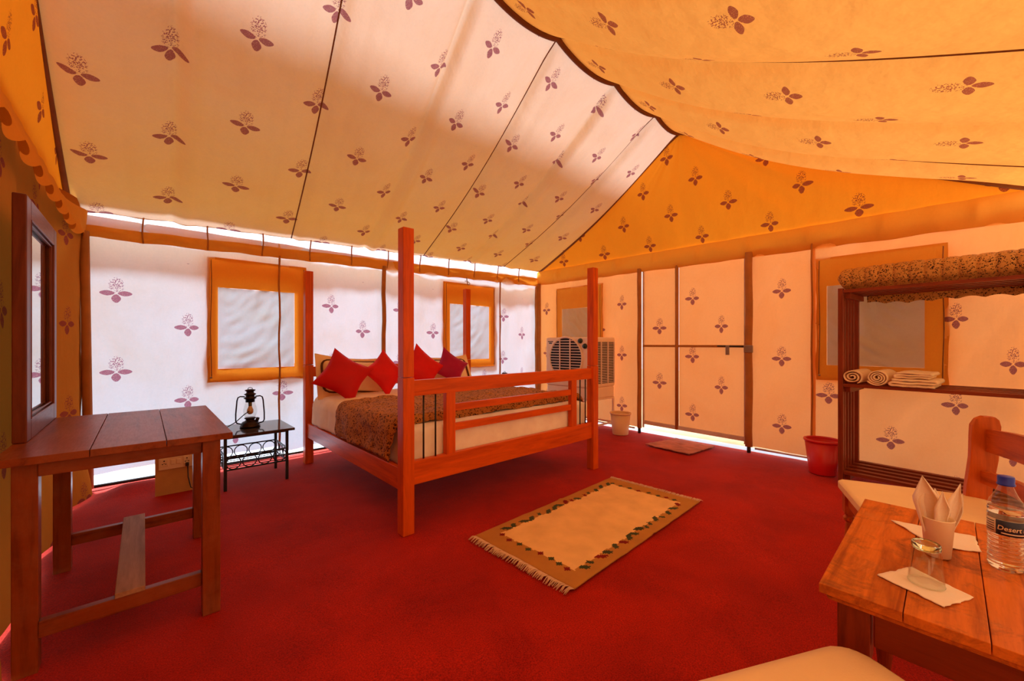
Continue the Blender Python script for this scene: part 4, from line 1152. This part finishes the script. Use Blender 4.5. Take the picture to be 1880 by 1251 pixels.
def turn_about(o, px_, py_, deg):
    a = R(deg); x, y, z = o.location; dx, dy = x - px_, y - py_
    o.location = (px_ + dx * cos(a) - dy * sin(a), py_ + dx * sin(a) + dy * cos(a), z); o.rotation_euler = (0, 0, a)
for o in list(bpy.data.objects):
    if o.parent is None and o.name.split('.')[0] in ('slatted_rack', 'folded_quilt', 'rolled_towel', 'folded_towel'): turn_about(o, 4.33, 0.64, -5)

# ---- cushioned chairs
def turned_leg(x, y, top, mat, parent, h0=0.0, s=1.0, block=0.11):
    r = 0.021 * s
    prof = [(0, 0), (r * .6, 0), (r * .75, .02), (r * .62, .05), (r * .85, .12), (r * 1.05, .2 * top / .45), (r * .8, top - block - .06), (r * .7, top - block - .045), (r * 1.25, top - block - .035), (r * 1.25, top - block - .022), (r * .75, top - block - .014), (r * 1.1, top - block - .006), (r, top - block), (0, top - block)]
    b = MB(); b.lathe(prof, (x, y, h0), 20); w = r * 1.15; b.box(x - w, x + w, y - w, y + w, h0 + top - block, h0 + top)
    return b.build('leg', mat, parent, smooth=False, bevel=0.002)
def chair(label):
    """built at the origin, facing +y"""
    t = thing('dining_chair', label, 'chair', (0, 0, 0), 'cushioned wooden chairs')
    CX, CY, CZ = wood('chair', 'x'), wood('chair', 'y'), wood('chair', 'z')
    for x in (-0.225, 0.225): turned_leg(x, 0.225, 0.45, CZ, t)
    bbox('apron', -0.205, 0.205, 0.212, 0.236, 0.375, 0.45, CX, t)
    bbox('apron', -0.20, 0.20, -0.236, -0.212, 0.375, 0.45, CX, t)
    for s in (-1, 1): bbox('apron', s * 0.225 - .012, s * 0.225 + .012, -0.21, 0.205, 0.375, 0.45, CY, t)
    bbox('seat_board', -0.235, 0.235, -0.225, 0.24, 0.445, 0.457, CX, t)
    # rear posts: wide sawn boards, leaning back with a rounded head
    for s in (-1, 1):
        side = []
        ctr = [(0.0, -0.235, .030), (0.25, -0.222, .034), (0.42, -0.222, .040), (0.55, -0.232, .042), (0.68, -0.248, .044), (0.78, -0.252, .046), (0.83, -0.254, .046), (0.858, -0.258, .036), (0.872, -0.262, .018)]
        poly = [(y + w, z) for z, y, w in ctr] + [(y - w, z) for z, y, w in reversed(ctr)]
        b = MB(); b.prism(poly, (s * 0.222 - .017, 0, 0), (0, 1, 0), (0, 0, 1), (1, 0, 0), 0.034); b.build('rear_post', CZ, t, bevel=0.004)
    for z, h, yy in ((0.765, 0.10, -0.262), (0.60, 0.055, -0.245)):
        b = MB()
        b.grid(lambda u, v: (u, yy - 0.018 * cos(u / 0.205 * pi / 2), z + v * h / 2 + 0.012 * cos(u / .205 * pi / 2) * (v > 0)), lin(-0.206, 0.206, 20), [-1, 1])
        b.build('back_rail', CX, t, solid=0.022, smooth=False)
    bm = bmesh.new(); bmesh.ops.create_cube(bm, size=2.0); bmesh.ops.subdivide_edges(bm, edges=bm.edges, cuts=22, use_grid_fill=True)
    vs = []
    for v in bm.verts:
        x, y, z = v.co; r = 0.20
        p = Vector((x * 0.272, y * 0.268 + 0.005, 0)); q = Vector((max(-.272 + .06, min(.272 - .06, p.x)), max(-.263 + .06, min(.273 - .06, p.y)), 0)); d = p - q
        if d.length > 1e-6: p = q + d.normalized() * min(d.length, 0.06)
        ed = max(abs(x), abs(y)); zz = 0.4805 + z * 0.0225 * (1 - 0.35 * ed ** 8) + (0.006 * (1 - ed ** 2) if z > 0 else 0)
        vs.append((p.x * (1 - 0.02 * (abs(z) > .99) * ed ** 8), p.y, zz))
    b = MB(); b.add(vs, [tuple(v.index for v in f.verts) for f in bm.faces]); bm.free()
    b.build('seat_cushion', M['seat'], t, smooth=True)
    return t
c1 = chair('wooden chair with cream seat behind the table, beside the rack')
c2 = copy_tree(c1); c2['label'] = 'chair in the foreground, seen only by its cream seat'
def place(o, x, y, rz): o.location = (x, y, 0); o.rotation_euler = (0, 0, R(rz))
place(c1, 2.505, 0.055, 20)
place(c2, 0.86, 0.045, -27)

# ---- low table
tb = thing('low_table', 'worn orange-brown wooden table of loose boards on turned legs', 'table', (1.6, -0.09, 0))
TX_, TY_, TZ_ = wood('table', 'x'), wood('table', 'y'), wood('table', 'z')
HT = 0.62
ys = [0.215, 0.068, -0.055, -0.175, -0.285, -0.395]
for i in range(5):
    bbox('top_board', 1.205, 1.985, ys[i + 1] + .0008, ys[i] - .0008, HT - .022, HT, TX_, tb, 0.0015)
b = MB(); b.box(1.218, 1.972, -0.383, 0.203, HT - .040, HT - .0225); b.build('top_moulding', TX_, tb, bevel=0.008)
for (x, y) in ((1.275, 0.155), (1.915, 0.155), (1.275, -0.335), (1.915, -0.335)):
    turned_leg(x, y, HT - .041, wood('frame', 'z'), tb, 0, 1.25, 0.13)
bbox('apron', 1.31, 1.88, 0.150, 0.172, HT - .13, HT - .041, wood('frame', 'x'), tb); bbox('apron', 1.31, 1.88, -0.352, -0.33, HT - .13, HT - .041, wood('frame', 'x'), tb)
bbox('apron', 1.255, 1.277, -0.30, 0.12, HT - .13, HT - .041, wood('frame', 'y'), tb); bbox('apron', 1.913, 1.935, -0.30, 0.12, HT - .13, HT - .041, wood('frame', 'y'), tb)

# napkins
def napkin(pts, label, seed, curl=0.006):
    p = [Vector(q) for q in pts]; b = MB()
    def P(u, v):
        q = p[0].lerp(p[1], u).lerp(p[3].lerp(p[2], u), v); n_ = Vector((0.004 * N(v * 9, u * 3, seed), 0.004 * N(u * 9, v * 2, seed + 2)))
        e = max(abs(u - .5), abs(v - .5)) * 2
        return (q.x + n_.x * (e > .97), q.y + n_.y * (e > .97), HT + 0.0022 + 0.0014 * abs(N(u * 4, v * 4, seed)) + curl * (max(0, e - .85) / .15) ** 2 * max(0, N(u * 2.2, v * 2.2, seed + 4)))
    b.grid(P, lin(0, 1, 20), lin(0, 1, 20)); c = sum(p, Vector((0, 0))) / 4
    return tag(b.build('paper_napkin', M['paper'], None, smooth=True, fix=False, loc=(c.x, c.y, HT), solid=0.0016), label, 'napkin', 'paper napkins on the low table')
napkin([(1.348, 0.122), (1.462, 0.066), (1.386, -0.037), (1.290, 0.008)], 'paper napkin lying under the upturned glass', 1.0)
napkin([(1.80, 0.130), (1.66, 0.03), (1.70, -0.06), (1.83, -0.050)], 'paper napkin lying under the cup of tissues', 6.0, 0.012)

# upturned tumbler
tc = (1.383, 0.038, HT + 0.0048)
dg_ = thing('drinking_glass', 'clear drinking glass upturned on a napkin on the low table', 'glass', tc)
b = MB(); b.lathe([(0.0322, 0.0022), (0.0300, 0.030), (0.0278, 0.060), (0.0260, 0.083), (0.0255, 0.086), (0.0240, 0.083), (0.0258, 0.060), (0.0282, 0.030), (0.0306, 0.0022)], tc, 48)
b.f = [f for f in b.f if len(f) == 4]; b.mi = b.mi[:len(b.f)]; b.build('glass_wall', M['tumbler'], dg_, smooth=True)
b = MB(); b.lathe([(0, 0.080), (0.022, 0.081), (0.0252, 0.0845), (0.0262, 0.090), (0.0252, 0.0965), (0.0235, 0.098), (0.020, 0.0945), (0, 0.0935)], tc, 48); b.build('glass_base', M['glass'], dg_, smooth=True)
b = MB(); b.tube([(tc[0] + 0.0316 * cos(a), tc[1] + 0.0316 * sin(a), tc[2] + 0.0016) for a in lin(0, 2 * pi, 49)[:-1]], 0.0014, 8, closed=True); b.build('glass_rim', M['glass'], dg_, smooth=True)

# cup with tissues
cc = (1.592, 0.022, HT + 0.0045)
b = MB(); b.lathe([(0.0, 0.004), (0.023, 0.004), (0.0235, 0.0), (0.0255, 0.0), (0.0325, 0.099), (0.0338, 0.101), (0.0325, 0.103), (0.031, 0.101), (0.024, 0.008), (0.0, 0.008)], cc, 40)
cu = tag(b.build('tissue_cup', M['cup'], None, smooth=True, loc=cc), 'white plastic cup holding rolled tissues on the low table', 'cup')
rr = random.Random(11)
for k, (dx, dy, hh, lean, az, wd) in enumerate([(-.010, .012, .205, .14, 2.3, .021), (.004, .012, .185, .08, 1.6, .020), (.004, -.004, .165, .12, 0.4, .014), (.012, -.012, .19, .24, -0.9, .014), (.016, -.014, .165, .34, -0.8, .010), (-.012, -.004, .17, .10, 3.6, .015)]):
    b = MB(); base = Vector((cc[0] + dx * .6, cc[1] + dy * .6, cc[2] + .012)); dirn = Vector((cos(az) * lean, sin(az) * lean, 1)).normalized()
    s = dirn.cross(Vector((0.74, -0.67, 0)) if k % 2 else Vector((0.3, -0.9, 0))).normalized(); q = dirn.cross(s)
    def P(a, t):
        w = wd * (0.35 + 0.9 * min(1, t * 1.5)) * (1.0 if t < 0.72 else max(0.05, (1 - t) / 0.28 + .05)); ang = a * 2.3
        return base + dirn * (hh * t * (1 - 0.03 * abs(a))) + q * (w * sin(ang)) + s * (w * 0.45 * cos(ang) + 0.003 * N(a * 3, t * 6, k))
    b.grid(P, lin(-1, 1, 12), lin(0, 1, 16))
    tag(b.build('rolled_tissue', M['paper'], None, smooth=True, fix=False, loc=base, solid=0.001), ['tall pointed tissue at the left of the cup', 'broad tissue in the middle of the cup', 'short tissue standing in front of the broad one in the cup', 'slanting tissue at the right of the cup', 'short slanting tissue leaning furthest right out of the cup', 'tissue at the back of the cup, mostly hidden'][k], 'tissue', 'tissues standing in the cup')

# water bottle
bc = (1.635, -0.098, HT + 0.0005)
wbt = thing('water_bottle', 'clear plastic water bottle with blue cap and navy label on the low table', 'bottle', bc)
def bottle_r(z):
    if z < 0.006: return 0.026 + z
    if z < 0.014: return 0.031 + (z - .006) * .25
    if z < 0.092: return 0.0325 - 0.0016 * (0.5 + 0.5 * cos((z - .014) / 0.011 * 2 * pi))
    if z < 0.132: return 0.0322
    if z < 0.185: return (0.0328 - 0.0010 * (0.5 + 0.5 * cos((z - .132) / 0.0125 * 2 * pi))) * (1 - 0.28 * max(0, (z - .155) / .03) ** 2)
    if z < 0.212: 
        t = (z - .185) / .027; return lerp(0.0236, 0.0130, t ** 0.8)
    return 0.0125
zs_ = [0.0] + lin(0.0008, 0.222, 150)
b = MB(); b.lathe([(0.0, 0.004)] + [(bottle_r(z), z) for z in zs_], bc, 48); b.f = [f for f in b.f if len(f) == 4]; b.mi = b.mi[:len(b.f)]
b.build('bottle_body', M['pet'], wbt, smooth=True)
wz_ = lin(0.0035, 0.158, 110)
b = MB(); b.lathe([(0.0, 0.005)] + [(bottle_r(z) - .0008, z) for z in wz_] + [(0.0, 0.158)], bc, 48); b.build('water', M['water'], wbt, smooth=True)
b = MB(); b.lathe([(0.0158, 0.215), (0.0166, 0.217), (0.0160, 0.2195), (0.0150, 0.220), (0.0152, 0.236), (0.0142, 0.238), (0, 0.238)], bc, 32); b.build('bottle_cap', M['cap'], wbt, smooth=True)
ca0 = math.atan2(-bc[1], -bc[0])      # towards the middle of the room's near corner
def band(a0, a1, z0, z1, r, mat, name, parent):
    b = MB(); b.grid(lambda a, z: (bc[0] + r * cos(ca0 + R(a)), bc[1] + r * sin(ca0 + R(a)), bc[2] + z), lin(a0, a1, max(3, int(abs(a1 - a0) / 6))), [z0, z1]); return b.build(name, mat, parent, smooth=True, fix=False, solid=0.0003)
lb = band(-180, 180, 0.093, 0.131, 0.0326, M['label_white'], 'label', wbt)
band(-30, 112, 0.0935, 0.1305, 0.0330, M['navy'], 'label_panel', lb)
band(-14, 75, 0.0975, 0.1005, 0.0334, M['label_white'], 'label_stripe', lb)
for k in range(5): band(-75 + 6 * (k % 2), -36, 0.099 + k * .006, 0.1008 + k * .006, 0.0330, M['navy'], 'label_fine_print', lb)
cu_ = bpy.data.curves.new('lettering', 'FONT'); cu_.body = 'Desert Prince'; cu_.size = 0.0165; cu_.shear = 0.15; cu_.offset = 0.00022; cu_.resolution_u = 3
to = bpy.data.objects.new('lettering_tmp', cu_); COL.objects.link(to)
dg = bpy.context.evaluated_depsgraph_get(); dg.update()
tm = bpy.data.meshes.new_from_object(to.evaluated_get(dg)); bpy.data.objects.remove(to)
b = MB(); rad = 0.0337
vs = []
for v in tm.vertices:
    th = ca0 - R(26) + (v.co.x * 0.92) / rad
    vs.append((bc[0] + rad * cos(th), bc[1] + rad * sin(th), bc[2] + 0.1065 + v.co.y))
b.add(vs, [tuple(p.vertices) for p in tm.polygons]); b.build('label_lettering', M['letter'], lb, fix=False)

# hook on the back eave
b = MB(); b.tube([(3.39, 4.655, 2.14), (3.39, 4.64, 2.09), (3.385, 4.625, 2.055), (3.40, 4.62, 2.03), (3.42, 4.62, 2.04), (3.425, 4.625, 2.06)], 0.006, 6)
b.tube([(3.35, 4.64, 2.085), (3.39, 4.64, 2.085), (3.43, 4.64, 2.07)], 0.005, 6)
tag(b.build('wire_hook', M['steel'], None, smooth=True, loc=(3.39, 4.64, 2.03)), 'small bent wire hook hanging from the eave above the back wall', 'hook')
